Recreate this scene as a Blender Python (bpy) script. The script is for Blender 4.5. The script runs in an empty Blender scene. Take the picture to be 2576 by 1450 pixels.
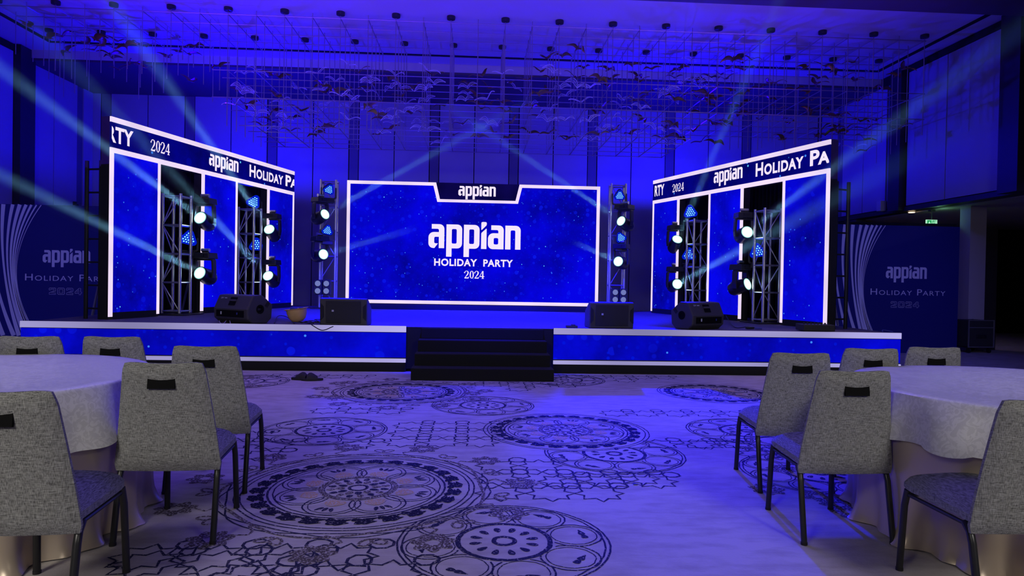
import bpy, bmesh, math, random
from mathutils import Vector, Matrix, noise
R = math.radians
PI = math.pi
random.seed(7)
scene = bpy.context.scene
col = scene.collection

# ------------------------------------------------------------------ camera
F_PX, W_PX, H_PX = 1700.0, 2576.0, 1450.0
YAW, PITCH, ROLL, EYE = 0.0552, 0.0128, 0.01782, Vector((0, 0, 1.28))
_f = Vector((math.sin(YAW) * math.cos(PITCH), math.cos(YAW) * math.cos(PITCH), -math.sin(PITCH)))
_r0 = Vector((math.cos(YAW), -math.sin(YAW), 0))
_u0 = _r0.cross(_f)
_r = _r0 * math.cos(ROLL) + _u0 * math.sin(ROLL)
_u = -_r0 * math.sin(ROLL) + _u0 * math.cos(ROLL)
cam_data = bpy.data.cameras.new('camera')
cam_data.sensor_width = 36.0
cam_data.lens = 36.0 * F_PX / W_PX
cam_data.clip_start = 0.05
cam_data.clip_end = 200
cam = bpy.data.objects.new('camera', cam_data)
col.objects.link(cam)
_m = Matrix((( _r.x, _u.x, -_f.x, EYE.x), (_r.y, _u.y, -_f.y, EYE.y), (_r.z, _u.z, -_f.z, EYE.z), (0, 0, 0, 1)))
cam.matrix_world = _m
scene.camera = cam


def ray(px, py):
    return _r * ((px - W_PX / 2) / F_PX) - _u * ((py - H_PX / 2) / F_PX) + _f


def at(px, py, Y):
    d = ray(px, py)
    return EYE + d * (Y / d.y)


def on_z(px, py, z=0.0):
    d = ray(px, py)
    return EYE + d * ((z - EYE.z) / d.z)


# ------------------------------------------------------------------ world, exposure
world = bpy.data.worlds.new('hall_dark')
scene.world = world
world.use_nodes = True
world.node_tree.nodes['Background'].inputs[0].default_value = (0.05, 0.03, 0.2, 1)
world.node_tree.nodes['Background'].inputs[1].default_value = 0.02
scene.view_settings.view_transform = 'Standard'
scene.view_settings.look = 'None'
scene.view_settings.exposure = 0.0
scene.view_settings.gamma = 1.0
scene.view_settings.use_curve_mapping = False
scene.cycles.volume_bounces = 0
scene.cycles.max_bounces = 6
scene.cycles.diffuse_bounces = 3
scene.cycles.sample_clamp_indirect = 4.0


def lamp(name, kind, loc, energy, color, aim=None, size=0.1, cone=None, blend=0.2, sy=None, parent=None, spread=None):
    d = bpy.data.lights.new(name, kind)
    d.energy = energy
    d.color = color
    if kind == 'AREA':
        d.size = size
        if sy:
            d.shape = 'RECTANGLE'
            d.size_y = sy
        if spread:
            d.spread = spread
    else:
        d.shadow_soft_size = size
    if kind == 'SPOT':
        d.spot_size = cone
        d.spot_blend = blend
    o = bpy.data.objects.new(name, d)
    col.objects.link(o)
    o.location = loc
    if aim is not None:
        o.rotation_euler = (Vector(aim) - Vector(loc)).to_track_quat('-Z', 'Y').to_euler()
    if parent:
        o.parent = parent
    return o


# house lights behind the photographer (dim, warm neutral) and added blue fill lamps without fixtures
lamp('house_light', 'AREA', (-3.0, -1.8, 3.6), 46, (1.0, 0.96, 0.86), aim=(-2.6, 3.2, 0.6), size=1.6, sy=1.2, spread=R(100))
lamp('house_light', 'AREA', (3.6, -1.8, 3.6), 40, (1.0, 0.96, 0.88), aim=(3.2, 3.4, 0.6), size=1.6, sy=1.2, spread=R(100))
lamp('tabletop_fill', 'SPOT', (-3.6, 3.0, 5.9), 150, (1.0, 0.92, 0.9), aim=(-3.0, 3.5, 0.7), size=0.2, cone=R(26), blend=0.9)  # unseen spots added to brighten the tabletops
lamp('tabletop_fill', 'SPOT', (4.2, 3.0, 5.9), 130, (0.85, 0.85, 1.0), aim=(3.5, 3.4, 0.7), size=0.2, cone=R(26), blend=0.9)
lamp('floor_fill', 'AREA', (0, 8.0, 5.85), 300, (0.165, 0.10, 1.0), aim=(0, 5.2, 0), size=9, sy=2.0, spread=R(120))  # wide unseen panel added as violet-blue fill on the floor
lamp('stage_fill', 'SPOT', (0.1, 8.6, 5.85), 11000, (0.003, 0.0, 1.0), aim=(0.1, 12.3, 0.6), size=0.2, cone=R(66), blend=0.3)  # unseen overhead spots added to turn the stage deck blue
lamp('stage_fill', 'SPOT', (0.0, 8.8, 5.85), 15000, (0.0, 0.0, 1.0), aim=(0.1, 11.9, 0.6), size=0.2, cone=R(40), blend=0.3)
lamp('backdrop_fill', 'SPOT', (6.0, 3.0, 5.8), 1300, (0.10, 0.10, 1.0), aim=(7.6, 12.5, 1.2), size=0.3, cone=R(34), blend=0.9)  # pair of unseen spots added to lift the printed backdrops
lamp('backdrop_fill', 'SPOT', (-6.0, 3.0, 5.8), 1400, (0.12, 0.11, 1.0), aim=(-8.0, 12.3, 1.2), size=0.3, cone=R(34), blend=0.9)
lamp('stage_edge_light', 'SPOT', (6.5, 9.0, 5.8), 190, (1.0, 0.72, 0.62), aim=(4.7, 8.5, 0), size=0.15, cone=R(34), blend=0.8)
lamp('stage_edge_light', 'SPOT', (-4.5, 8.2, 5.8), 110, (1.0, 0.55, 0.85), aim=(-2.8, 8.0, 0), size=0.15, cone=R(40), blend=0.9)
# unseen blue floods added behind the portals; each dish is shaped to cut light below
UPLIGHTS = [(-5.6, 15.6, 3.74, 680), (4.8, 15.9, 3.66, 680)]
for ux, uy, uz, ue in UPLIGHTS:
    lamp('added_blue_flood', 'POINT', (ux, uy, uz), ue, (0.004, 0.0, 1.0), size=0.06)
# violet-blue panels added in mid-air, facing up, to brighten the ceiling
lamp('ceiling_fill', 'AREA', (-4.2, 9.0, 3.3), 150, (0.11, 0.02, 1.0), aim=(-3.6, 11.5, 6.2), size=7, sy=3, spread=R(110))
lamp('ceiling_fill', 'AREA', (4.0, 9.0, 3.3), 80, (0.14, 0.04, 1.0), aim=(3.2, 11.5, 6.2), size=7, sy=3, spread=R(110))


# ------------------------------------------------------------------ materials
MAT = {}


def nodes_of(name):
    m = bpy.data.materials.new(name)
    m.use_nodes = True
    nt = m.node_tree
    return m, nt, nt.nodes['Principled BSDF'], nt.nodes['Material Output']


def plain(name, color, rough=0.6, metal=0.0, spec=0.5, vary=0.0, scale=8.0, bump=0.0):
    m, nt, b, out = nodes_of(name)
    b.inputs['Base Color'].default_value = (*color, 1)
    b.inputs['Roughness'].default_value = rough
    b.inputs['Metallic'].default_value = metal
    b.inputs['Specular IOR Level'].default_value = spec
    if vary or bump:
        tc = nt.nodes.new('ShaderNodeTexCoord')
        n = nt.nodes.new('ShaderNodeTexNoise')
        n.inputs['Scale'].default_value = scale
        n.inputs['Detail'].default_value = 5
        nt.links.new(tc.outputs['Object'], n.inputs['Vector'])
        if vary:
            mx = nt.nodes.new('ShaderNodeMix')
            mx.data_type = 'RGBA'
            mx.inputs[6].default_value = (*[c * (1 - vary) for c in color], 1)
            mx.inputs[7].default_value = (*[min(1, c * (1 + vary)) for c in color], 1)
            nt.links.new(n.outputs['Fac'], mx.inputs[0])
            nt.links.new(mx.outputs[2], b.inputs['Base Color'])
        if bump:
            bp = nt.nodes.new('ShaderNodeBump')
            bp.inputs['Strength'].default_value = bump
            bp.inputs['Distance'].default_value = 0.01
            nt.links.new(n.outputs['Fac'], bp.inputs['Height'])
            nt.links.new(bp.outputs['Normal'], b.inputs['Normal'])
    MAT[name] = m
    return m


def glow(name, color, strength=1.0, vary=0.0, scale=1.2):
    m, nt, b, out = nodes_of(name)
    nt.nodes.remove(b)
    e = nt.nodes.new('ShaderNodeEmission')
    e.inputs['Color'].default_value = (*color, 1)
    e.inputs['Strength'].default_value = strength
    if vary:
        tc = nt.nodes.new('ShaderNodeTexCoord')
        n = nt.nodes.new('ShaderNodeTexNoise')
        n.inputs['Scale'].default_value = scale
        n.inputs['Detail'].default_value = 1
        nt.links.new(tc.outputs['Object'], n.inputs['Vector'])
        mr = nt.nodes.new('ShaderNodeMapRange')
        mr.inputs['From Min'].default_value = 0.3
        mr.inputs['From Max'].default_value = 0.65
        mr.inputs['To Min'].default_value = strength * (1 - vary)
        mr.inputs['To Max'].default_value = strength
        nt.links.new(n.outputs['Fac'], mr.inputs['Value'])
        nt.links.new(mr.outputs['Result'], e.inputs['Strength'])
    nt.links.new(e.outputs[0], out.inputs['Surface'])
    MAT[name] = m
    return m


def video(name, dark, light, cloud=1.1, star=9.0, star_r=0.05, bokeh=4.0, bokeh_r=0.28, bokeh_amt=0.5, seed=0.0, keep=0.5):
    """the picture a display shows: deep blue clouds, soft round bokeh and small bright sparks"""
    m, nt, b, out = nodes_of(name)
    nt.nodes.remove(b)
    N, L = nt.nodes.new, nt.links.new
    tc = N('ShaderNodeTexCoord')
    mp = N('ShaderNodeMapping')
    mp.inputs['Location'].default_value = (seed, seed * 0.7, seed * 1.3)
    L(tc.outputs['Object'], mp.inputs['Vector'])
    n = N('ShaderNodeTexNoise')
    n.inputs['Scale'].default_value = cloud
    n.inputs['Detail'].default_value = 6
    n.inputs['Roughness'].default_value = 0.62
    L(mp.outputs[0], n.inputs['Vector'])
    mr = N('ShaderNodeMapRange')
    mr.inputs['From Min'].default_value = 0.26
    mr.inputs['From Max'].default_value = 0.62
    L(n.outputs['Fac'], mr.inputs['Value'])
    mx = N('ShaderNodeMix')
    mx.data_type = 'RGBA'
    mx.inputs[6].default_value = (*dark, 1)
    mx.inputs[7].default_value = (*light, 1)
    L(mr.outputs['Result'], mx.inputs[0])
    cur = mx.outputs[2]

    def discs(scale, rad, soft, color, amt, keep):
        v = N('ShaderNodeTexVoronoi')
        v.inputs['Scale'].default_value = scale
        L(mp.outputs[0], v.inputs['Vector'])
        r = N('ShaderNodeMapRange')
        r.inputs['From Min'].default_value = rad
        r.inputs['From Max'].default_value = rad * soft
        r.inputs['To Min'].default_value = 1
        r.inputs['To Max'].default_value = 0
        L(v.outputs['Distance'], r.inputs['Value'])
        sp = N('ShaderNodeSeparateColor')
        L(v.outputs['Color'], sp.inputs[0])
        k = N('ShaderNodeMapRange')
        k.inputs['From Min'].default_value = keep
        k.inputs['From Max'].default_value = 1.0
        L(sp.outputs[0], k.inputs['Value'])
        mu = N('ShaderNodeMath')
        mu.operation = 'MULTIPLY'
        L(r.outputs['Result'], mu.inputs[0])
        L(k.outputs['Result'], mu.inputs[1])
        mu2 = N('ShaderNodeMath')
        mu2.operation = 'MULTIPLY'
        mu2.inputs[1].default_value = amt
        mu2.use_clamp = True
        L(mu.outputs[0], mu2.inputs[0])
        q = N('ShaderNodeMix')
        q.data_type = 'RGBA'
        q.inputs[7].default_value = (*color, 1)
        L(mu2.outputs[0], q.inputs[0])
        return q
    for sc_, rd, so, c_, am, kp in ((bokeh, bokeh_r, 1.15, (0.004, 0.012, 0.95), bokeh_amt, 0.45), (bokeh * 2.3, bokeh_r * 0.8, 1.2, (0.0, 0.01, 0.8), bokeh_amt, 0.5), (star, star_r, 1.9, (0.05, 0.25, 1.0), 3.0, keep), (star * 0.43, star_r * 0.55, 1.6, (0.12, 0.6, 1.0), 4.0, keep)):
        q = discs(sc_, rd, so, c_, am, kp)
        L(cur, q.inputs[6])
        cur = q.outputs[2]
    e = N('ShaderNodeEmission')
    L(cur, e.inputs['Color'])
    L(e.outputs[0], out.inputs['Surface'])
    MAT[name] = m
    return m


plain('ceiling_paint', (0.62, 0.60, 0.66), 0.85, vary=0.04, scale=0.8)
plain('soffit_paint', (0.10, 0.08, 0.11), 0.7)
plain('wall_panel', (0.42, 0.40, 0.44), 0.75, vary=0.10, scale=1.2)
plain('wall_strip', (0.16, 0.15, 0.18), 0.7)
plain('dark_wood', (0.03, 0.025, 0.03), 0.5, vary=0.2, scale=6)
plain('black_joint', (0.004, 0.004, 0.006), 0.9)
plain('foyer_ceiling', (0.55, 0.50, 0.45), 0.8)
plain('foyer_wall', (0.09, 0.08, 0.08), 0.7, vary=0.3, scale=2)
plain('jamb_paint', (0.42, 0.38, 0.42), 0.7)
plain('stage_carpet', (0.13, 0.11, 0.17), 0.95, vary=0.5, scale=60, bump=0.3)
plain('stair_carpet', (0.005, 0.005, 0.007), 0.95, vary=0.4, scale=80)
plain('skirt_black', (0.006, 0.006, 0.009), 0.9)
plain('black_plastic', (0.025, 0.025, 0.03), 0.38, vary=0.3, scale=40)
plain('black_matte', (0.012, 0.012, 0.015), 0.8)
plain('speaker_paint', (0.055, 0.052, 0.06), 0.55, bump=0.15, scale=200)
plain('grille_cloth', (0.02, 0.02, 0.024), 0.7, bump=0.3, scale=300)
plain('black_steel', (0.018, 0.018, 0.02), 0.35, metal=0.0)
plain('aluminium', (0.62, 0.62, 0.66), 0.32, metal=0.85)
plain('drape_black', (0.010, 0.009, 0.012), 1.0)
plain('bronze_leaf', (0.34, 0.20, 0.08), 0.35, metal=0.75, vary=0.4, scale=10)
plain('rod_steel', (0.46, 0.42, 0.46), 0.3, metal=0.7)
plain('white_plug', (0.7, 0.75, 0.72), 0.5)
plain('handle_black', (0.003, 0.003, 0.0035), 0.8, spec=0.15)
plain('tan_shell', (0.80, 0.50, 0.20), 0.5, vary=0.25, scale=9)
plain('blue_cloth', (0.05, 0.06, 0.35), 0.8, vary=0.3, scale=12)
plain('rubber', (0.012, 0.010, 0.014), 0.7)
plain('banner_blue', (0.012, 0.014, 0.155), 0.42, vary=0.12, scale=0.7)
plain('banner_silver', (0.66, 0.64, 0.74), 0.5)
plain('case_black', (0.03, 0.03, 0.032), 0.55, vary=0.3, scale=20)
plain('sprinkler_white', (0.5, 0.5, 0.52), 0.5)
plain('logo_print', (0.5, 0.5, 0.62), 0.6)
glow('led_white', (0.90, 0.74, 1.0), 1.05, vary=0.16, scale=1.6)
glow('strip_white', (0.56, 0.51, 1.0), 0.90, vary=0.6, scale=0.5)
glow('letter_white', (0.92, 0.80, 1.0), 1.0)
glow('header_blue', (0.004, 0.002, 0.075), 1.0, vary=0.5, scale=2.0)
glow('beam_lens', (0.78, 1.0, 0.96), 5.0)
glow('lens_ring', (0.35, 0.85, 0.80), 1.0)
glow('wash_led', (0.18, 0.55, 1.0), 1.6)
glow('wash_face', (0.0, 0.012, 0.62), 0.9)
glow('blinder_lens', (0.20, 0.24, 0.62), 0.8)
glow('exit_green', (0.02, 0.35, 0.10), 1.0)
glow('exit_white', (0.45, 0.9, 0.6), 1.0)
glow('downlight_glow', (1.0, 0.72, 0.45), 3.0)
video('screen_video', (0.001, 0.001, 0.13), (0.002, 0.001, 0.80), cloud=0.75, star=11.0, star_r=0.06, bokeh=8, bokeh_r=0.3, bokeh_amt=0.55, keep=0.45)
video('portal_video', (0.001, 0.001, 0.17), (0.002, 0.002, 0.85), cloud=0.9, star=9.5, star_r=0.06, bokeh=6.0, bokeh_r=0.25, bokeh_amt=0.4, seed=13, keep=0.5)
video('header_video', (0.001, 0.001, 0.045), (0.001, 0.001, 0.22), cloud=1.2, star=6.0, star_r=0.07, bokeh=3.0, bokeh_r=0.18, bokeh_amt=0.12, seed=31, keep=0.5)
video('fascia_video', (0.001, 0.001, 0.17), (0.002, 0.003, 0.72), cloud=0.8, star=5.5, star_r=0.05, bokeh=5, bokeh_r=0.3, bokeh_amt=0.6, seed=47, keep=0.45)

m, nt, b, out = nodes_of('haze')
nt.nodes.remove(b)
vs = nt.nodes.new('ShaderNodeVolumeScatter')
vs.inputs['Color'].default_value = (1, 1, 1, 1)
vs.inputs['Anisotropy'].default_value = 0.2
tc = nt.nodes.new('ShaderNodeTexCoord')
sx_ = nt.nodes.new('ShaderNodeSeparateXYZ')
nt.links.new(tc.outputs['Generated'], sx_.inputs[0])
mr = nt.nodes.new('ShaderNodeMapRange')      # density falls along the cone so the beam fades out
mr.inputs['From Min'].default_value = 0.0
mr.inputs['From Max'].default_value = 1.0
mr.inputs['To Min'].default_value = 0.9
mr.inputs['To Max'].default_value = 0.0
nt.links.new(sx_.outputs['Z'], mr.inputs['Value'])
nz = nt.nodes.new('ShaderNodeTexNoise')
nz.inputs['Scale'].default_value = 0.8
nt.links.new(tc.outputs['Object'], nz.inputs['Vector'])
mm = nt.nodes.new('ShaderNodeMath')
mm.operation = 'MULTIPLY'
nt.links.new(mr.outputs['Result'], mm.inputs[0])
nr = nt.nodes.new('ShaderNodeMapRange')
nr.inputs['To Min'].default_value = 0.45
nr.inputs['To Max'].default_value = 0.9
nt.links.new(nz.outputs['Fac'], nr.inputs['Value'])
nt.links.new(nr.outputs['Result'], mm.inputs[1])
m2 = nt.nodes.new('ShaderNodeMath')
m2.operation = 'MULTIPLY'
m2.inputs[1].default_value = 0.12
nt.links.new(mm.outputs[0], m2.inputs[0])
nt.links.new(m2.outputs[0], vs.inputs['Density'])
nt.links.new(vs.outputs[0], out.inputs['Volume'])
MAT['haze'] = m

m, nt, b, out = nodes_of('clear_leaf')
b.inputs['Base Color'].default_value = (0.75, 0.8, 1.0, 1)
b.inputs['Roughness'].default_value = 0.12
b.inputs['Transmission Weight'].default_value = 0.55
b.inputs['Alpha'].default_value = 0.30
MAT['clear_leaf'] = m
plain('rim_clear', (0.80, 0.80, 0.95), 0.25, spec=0.8)


def woven(name, a, c, su=260, sv=34, rough=0.95):
    """linen weave: threads running both ways"""
    m, nt, b, out = nodes_of(name)
    N, L = nt.nodes.new, nt.links.new
    tc = N('ShaderNodeTexCoord')
    vals = []
    for s in ((sv, sv, su), (su, su, sv)):
        mp = N('ShaderNodeMapping')
        mp.inputs['Scale'].default_value = s
        L(tc.outputs['Object'], mp.inputs['Vector'])
        n = N('ShaderNodeTexNoise')
        n.inputs['Scale'].default_value = 1.0
        n.inputs['Detail'].default_value = 2
        L(mp.outputs[0], n.inputs['Vector'])
        vals.append(n.outputs['Fac'])
    ad = N('ShaderNodeMath')
    ad.operation = 'ADD'
    L(vals[0], ad.inputs[0])
    L(vals[1], ad.inputs[1])
    mr = N('ShaderNodeMapRange')
    mr.inputs['From Min'].default_value = 0.72
    mr.inputs['From Max'].default_value = 1.28
    L(ad.outputs[0], mr.inputs['Value'])
    mx = N('ShaderNodeMix')
    mx.data_type = 'RGBA'
    mx.inputs[6].default_value = (*a, 1)
    mx.inputs[7].default_value = (*c, 1)
    L(mr.outputs['Result'], mx.inputs[0])
    L(mx.outputs[2], b.inputs['Base Color'])
    b.inputs['Roughness'].default_value = rough
    b.inputs['Specular IOR Level'].default_value = 0.15
    MAT[name] = m


woven('linen_grey', (0.075, 0.075, 0.075), (0.40, 0.40, 0.39), su=560, sv=42)


def damask():
    m, nt, b, out = nodes_of('damask')
    N, L = nt.nodes.new, nt.links.new
    tc = N('ShaderNodeTexCoord')
    n = N('ShaderNodeTexNoise')
    n.inputs['Scale'].default_value = 24
    n.inputs['Detail'].default_value = 3
    n.inputs['Distortion'].default_value = 2.2
    L(tc.outputs['Object'], n.inputs['Vector'])
    r = N('ShaderNodeMapRange')
    r.inputs['From Min'].default_value = 0.48
    r.inputs['From Max'].default_value = 0.54
    L(n.outputs['Fac'], r.inputs['Value'])
    mx = N('ShaderNodeMix')
    mx.data_type = 'RGBA'
    mx.inputs[6].default_value = (0.60, 0.59, 0.60, 1)
    mx.inputs[7].default_value = (0.70, 0.69, 0.70, 1)
    L(r.outputs['Result'], mx.inputs[0])
    L(mx.outputs[2], b.inputs['Base Color'])
    r2 = N('ShaderNodeMapRange')
    r2.inputs['To Min'].default_value = 0.35
    r2.inputs['To Max'].default_value = 0.6
    L(r.outputs['Result'], r2.inputs['Value'])
    L(r2.outputs['Result'], b.inputs['Roughness'])
    MAT['damask'] = m


damask()
plain('satin_champagne', (0.55, 0.45, 0.35), 0.32, metal=0.3, vary=0.06, scale=3)


def carpet_material(name, kind):
    m, nt, b, out = nodes_of(name)
    N, L = nt.nodes.new, nt.links.new
    tc = N('ShaderNodeTexCoord')
    base = N('ShaderNodeTexNoise')
    base.inputs['Scale'].default_value = 2.3
    base.inputs['Detail'].default_value = 8
    base.inputs['Roughness'].default_value = 0.7
    L(tc.outputs['Object'], base.inputs['Vector'])
    mp = N('ShaderNodeMapping')
    mp.inputs['Scale'].default_value = (3, 9, 1)
    L(tc.outputs['Object'], mp.inputs['Vector'])
    streak = N('ShaderNodeTexNoise')
    streak.inputs['Scale'].default_value = 1.4
    streak.inputs['Detail'].default_value = 5
    L(mp.outputs[0], streak.inputs['Vector'])
    mul = N('ShaderNodeMath')
    mul.operation = 'MULTIPLY'
    L(base.outputs['Fac'], mul.inputs[0])
    L(streak.outputs['Fac'], mul.inputs[1])
    mr = N('ShaderNodeMapRange')
    mr.inputs['From Min'].default_value = 0.15
    mr.inputs['From Max'].default_value = 0.30
    L(mul.outputs[0], mr.inputs['Value'])
    mx = N('ShaderNodeMix')
    mx.data_type = 'RGBA'
    mx.inputs[6].default_value = (0.36, 0.325, 0.30, 1)
    mx.inputs[7].default_value = (0.46, 0.42, 0.40, 1)
    L(mr.outputs['Result'], mx.inputs[0])
    cur = mx.outputs[2]
    fine = N('ShaderNodeTexNoise')
    fine.inputs['Scale'].default_value = 85
    fine.inputs['Detail'].default_value = 3
    L(tc.outputs['Object'], fine.inputs['Vector'])
    if kind:
        ink = {'line': (0.022, 0.022, 0.055), 'flower': (0.085, 0.07, 0.065), 'gold': (0.48, 0.32, 0.16), 'dark': (0.012, 0.012, 0.03)}[kind]
        lo, hi = {'line': (0.30, 0.42), 'flower': (0.38, 0.50), 'gold': (0.43, 0.54), 'dark': (0.28, 0.40)}[kind]
        r = N('ShaderNodeMapRange')
        r.inputs['From Min'].default_value = lo
        r.inputs['From Max'].default_value = hi
        L(fine.outputs['Fac'], r.inputs['Value'])
        q = N('ShaderNodeMix')
        q.data_type = 'RGBA'
        L(r.outputs['Result'], q.inputs[0])
        L(cur, q.inputs[6])
        q.inputs[7].default_value = (*ink, 1)
        cur = q.outputs[2]
    L(cur, b.inputs['Base Color'])
    b.inputs['Roughness'].default_value = 1.0
    b.inputs['Specular IOR Level'].default_value = 0.1
    bp = N('ShaderNodeBump')
    bp.inputs['Strength'].default_value = 0.35
    bp.inputs['Distance'].default_value = 0.006
    L(fine.outputs['Fac'], bp.inputs['Height'])
    L(bp.outputs['Normal'], b.inputs['Normal'])
    MAT[name] = m


for nm, kd in (('carpet', None), ('carpet_line', 'line'), ('carpet_flower', 'flower'), ('carpet_gold', 'gold'), ('carpet_dark', 'dark')):
    carpet_material(nm, kd)


# ------------------------------------------------------------------ mesh building
class MB:
    def __init__(self):
        self.v, self.f, self.mi, self.mats = [], [], [], []

    def mat(self, name):
        if name not in self.mats:
            self.mats.append(name)
        return self.mats.index(name)

    def add(self, vs, fs, mat):
        k = len(self.v)
        self.v += [tuple(p) for p in vs]
        i = self.mat(mat)
        for f in fs:
            self.f.append([k + j for j in f])
            self.mi.append(i)
        return self

    def box(self, c, s, mat, rz=0.0, M=None, taper=1.0):
        x, y, z = s[0] / 2, s[1] / 2, s[2] / 2
        vs = [Vector((a * x * (taper if cc > 0 else 1), b_ * y * (taper if cc > 0 else 1), cc * z)) for cc in (-1, 1) for b_ in (-1, 1) for a in (-1, 1)]
        if rz:
            q = Matrix.Rotation(rz, 3, 'Z')
            vs = [q @ p for p in vs]
        if M is not None:
            vs = [M @ p for p in vs]
        vs = [p + Vector(c) for p in vs]
        return self.add(vs, [(0, 2, 3, 1), (4, 5, 7, 6), (0, 1, 5, 4), (2, 6, 7, 3), (0, 4, 6, 2), (1, 3, 7, 5)], mat)

    def span(self, a, b_, mat):
        a, b_ = Vector(a), Vector(b_)
        return self.box((a + b_) / 2, [abs(t) for t in (b_ - a)], mat)

    def tube(self, pts, r, mat, n=10, cap=True):
        pts = [Vector(p) for p in pts]
        rs = r if isinstance(r, (list, tuple)) else [r] * len(pts)
        rings, up = [], None
        for i, p in enumerate(pts):
            t = (pts[min(i + 1, len(pts) - 1)] - pts[max(i - 1, 0)]).normalized()
            if up is None:
                up = Vector((0, 0, 1)) if abs(t.z) < 0.9 else Vector((0, 1, 0))
            s = t.cross(up)
            if s.length < 1e-5:
                s = t.cross(Vector((1, 0, 0)))
            s.normalize()
            up = s.cross(t).normalized()
            rings.append([p + (s * math.cos(2 * PI * k / n) + up * math.sin(2 * PI * k / n)) * rs[i] for k in range(n)])
        vs = [q for rg in rings for q in rg]
        fs = [(i * n + k, i * n + (k + 1) % n, (i + 1) * n + (k + 1) % n, (i + 1) * n + k) for i in range(len(pts) - 1) for k in range(n)]
        if cap:
            fs += [tuple(range(n - 1, -1, -1)), tuple((len(pts) - 1) * n + k for k in range(n))]
        return self.add(vs, fs, mat)

    def lathe(self, prof, mat, n=24, M=None, o=(0, 0, 0), cap=True):
        """prof: (radius, z) from bottom to top"""
        vs, fs = [], []
        for r_, z_ in prof:
            for k in range(n):
                p = Vector((r_ * math.cos(2 * PI * k / n), r_ * math.sin(2 * PI * k / n), z_))
                vs.append((M @ p if M is not None else p) + Vector(o))
        for i in range(len(prof) - 1):
            for k in range(n):
                fs.append((i * n + k, i * n + (k + 1) % n, (i + 1) * n + (k + 1) % n, (i + 1) * n + k))
        if cap and prof[0][0] > 1e-6:
            fs.append(tuple(range(n - 1, -1, -1)))
        if cap and prof[-1][0] > 1e-6:
            fs.append(tuple((len(prof) - 1) * n + k for k in range(n)))
        return self.add(vs, fs, mat)

    def prism(self, poly, y0, y1, mat, M=None, o=(0, 0, 0)):
        """poly in local x,z ; extruded along y from y0 (front, facing -y) to y1"""
        n = len(poly)
        vs = [Vector((p[0], y, p[1])) for y in (y0, y1) for p in poly]
        if M is not None:
            vs = [M @ p for p in vs]
        vs = [p + Vector(o) for p in vs]
        fs = [tuple(range(n)), tuple(range(2 * n - 1, n - 1, -1))]
        fs += [(k, n + k, n + (k + 1) % n, (k + 1) % n) for k in range(n)]
        return self.add(vs, fs, mat)

    def build(self, name, parent=None, smooth=False, loc=None, bevel=0.0, subsurf=0, weld=False):
        me = bpy.data.meshes.new(name)
        me.from_pydata(self.v, [], self.f)
        for mn in self.mats:
            me.materials.append(MAT[mn])
        me.polygons.foreach_set('material_index', self.mi)
        if smooth:
            me.polygons.foreach_set('use_smooth', [True] * len(self.f))
        me.update()
        bm = bmesh.new()
        bm.from_mesh(me)
        if weld:
            bmesh.ops.remove_doubles(bm, verts=bm.verts, dist=1e-5)
        bmesh.ops.recalc_face_normals(bm, faces=bm.faces)
        bm.to_mesh(me)
        bm.free()
        o = bpy.data.objects.new(name, me)
        col.objects.link(o)
        if parent:
            o.parent = parent
        if loc is not None:
            o.location = loc
        if bevel:
            md = o.modifiers.new('bevel', 'BEVEL')
            md.width = bevel
            md.segments = 2
            md.limit_method = 'ANGLE'
            md.angle_limit = R(40)
        if subsurf:
            md = o.modifiers.new('sub', 'SUBSURF')
            md.levels = md.render_levels = subsurf
        if smooth and not subsurf:
            try:
                me.set_sharp_from_angle(angle=R(42))
            except Exception:
                pass
        return o


def tag(o, label=None, cat=None, group=None, kind=None):
    if label:
        o['label'] = label
    if cat:
        o['category'] = cat
    if group:
        o['group'] = group
    if kind:
        o['kind'] = kind
    return o


def thing(name, label, cat, loc=(0, 0, 0), rz=0.0, group=None):
    o = bpy.data.objects.new(name, None)
    o.empty_display_size = 0.1
    col.objects.link(o)
    o.location = loc
    o.rotation_euler = (0, 0, rz)
    return tag(o, label, cat, group)


def dup(root, loc, rz, label, group=None):
    r_ = root.copy()
    col.objects.link(r_)
    r_.location = loc
    r_.rotation_euler = (0, 0, rz)
    r_['label'] = label
    if group:
        r_['group'] = group
    for ch in list(root.children):
        c = ch.copy()
        col.objects.link(c)
        c.parent = r_
        for g in list(ch.children):
            d = g.copy()
            col.objects.link(d)
            d.parent = c
    return r_


def structure(o):
    o['kind'] = 'structure'
    return o


# ------------------------------------------------------------------ lettering
def text_shapes(s, bold=0.0, small=0.75, spacing=1.0):
    """outline text as flat polygons (x to the right, y up), cap height 1, starting at x=0"""
    cu = bpy.data.curves.new('lettering_curve', 'FONT')
    cu.body = s
    cu.size = 1.0
    cu.offset = bold
    cu.resolution_u = 4
    cu.space_character = spacing
    cu.small_caps_scale = small
    for i, ch in enumerate(s):
        if ch.islower():
            cu.body_format[i].use_small_caps = True
    ob = bpy.data.objects.new('lettering_tmp', cu)
    col.objects.link(ob)
    dg = bpy.context.evaluated_depsgraph_get()
    me = bpy.data.meshes.new_from_object(ob.evaluated_get(dg))
    vs = [Vector((v.co.x, v.co.y)) for v in me.vertices]
    fs = [tuple(p.vertices) for p in me.polygons]
    bpy.data.objects.remove(ob)
    bpy.data.curves.remove(cu)
    bpy.data.meshes.remove(me)
    return vs, fs


def fit(shape, x0, z0, w, h, cap=None):
    vs, fs = shape
    ax, bx = min(v.x for v in vs), max(v.x for v in vs)
    ay, by = min(v.y for v in vs), max(v.y for v in vs)
    return [Vector((x0 + (v.x - ax) / (bx - ax) * w, z0 + (v.y - ay) / (by - ay) * h)) for v in vs], fs


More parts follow.
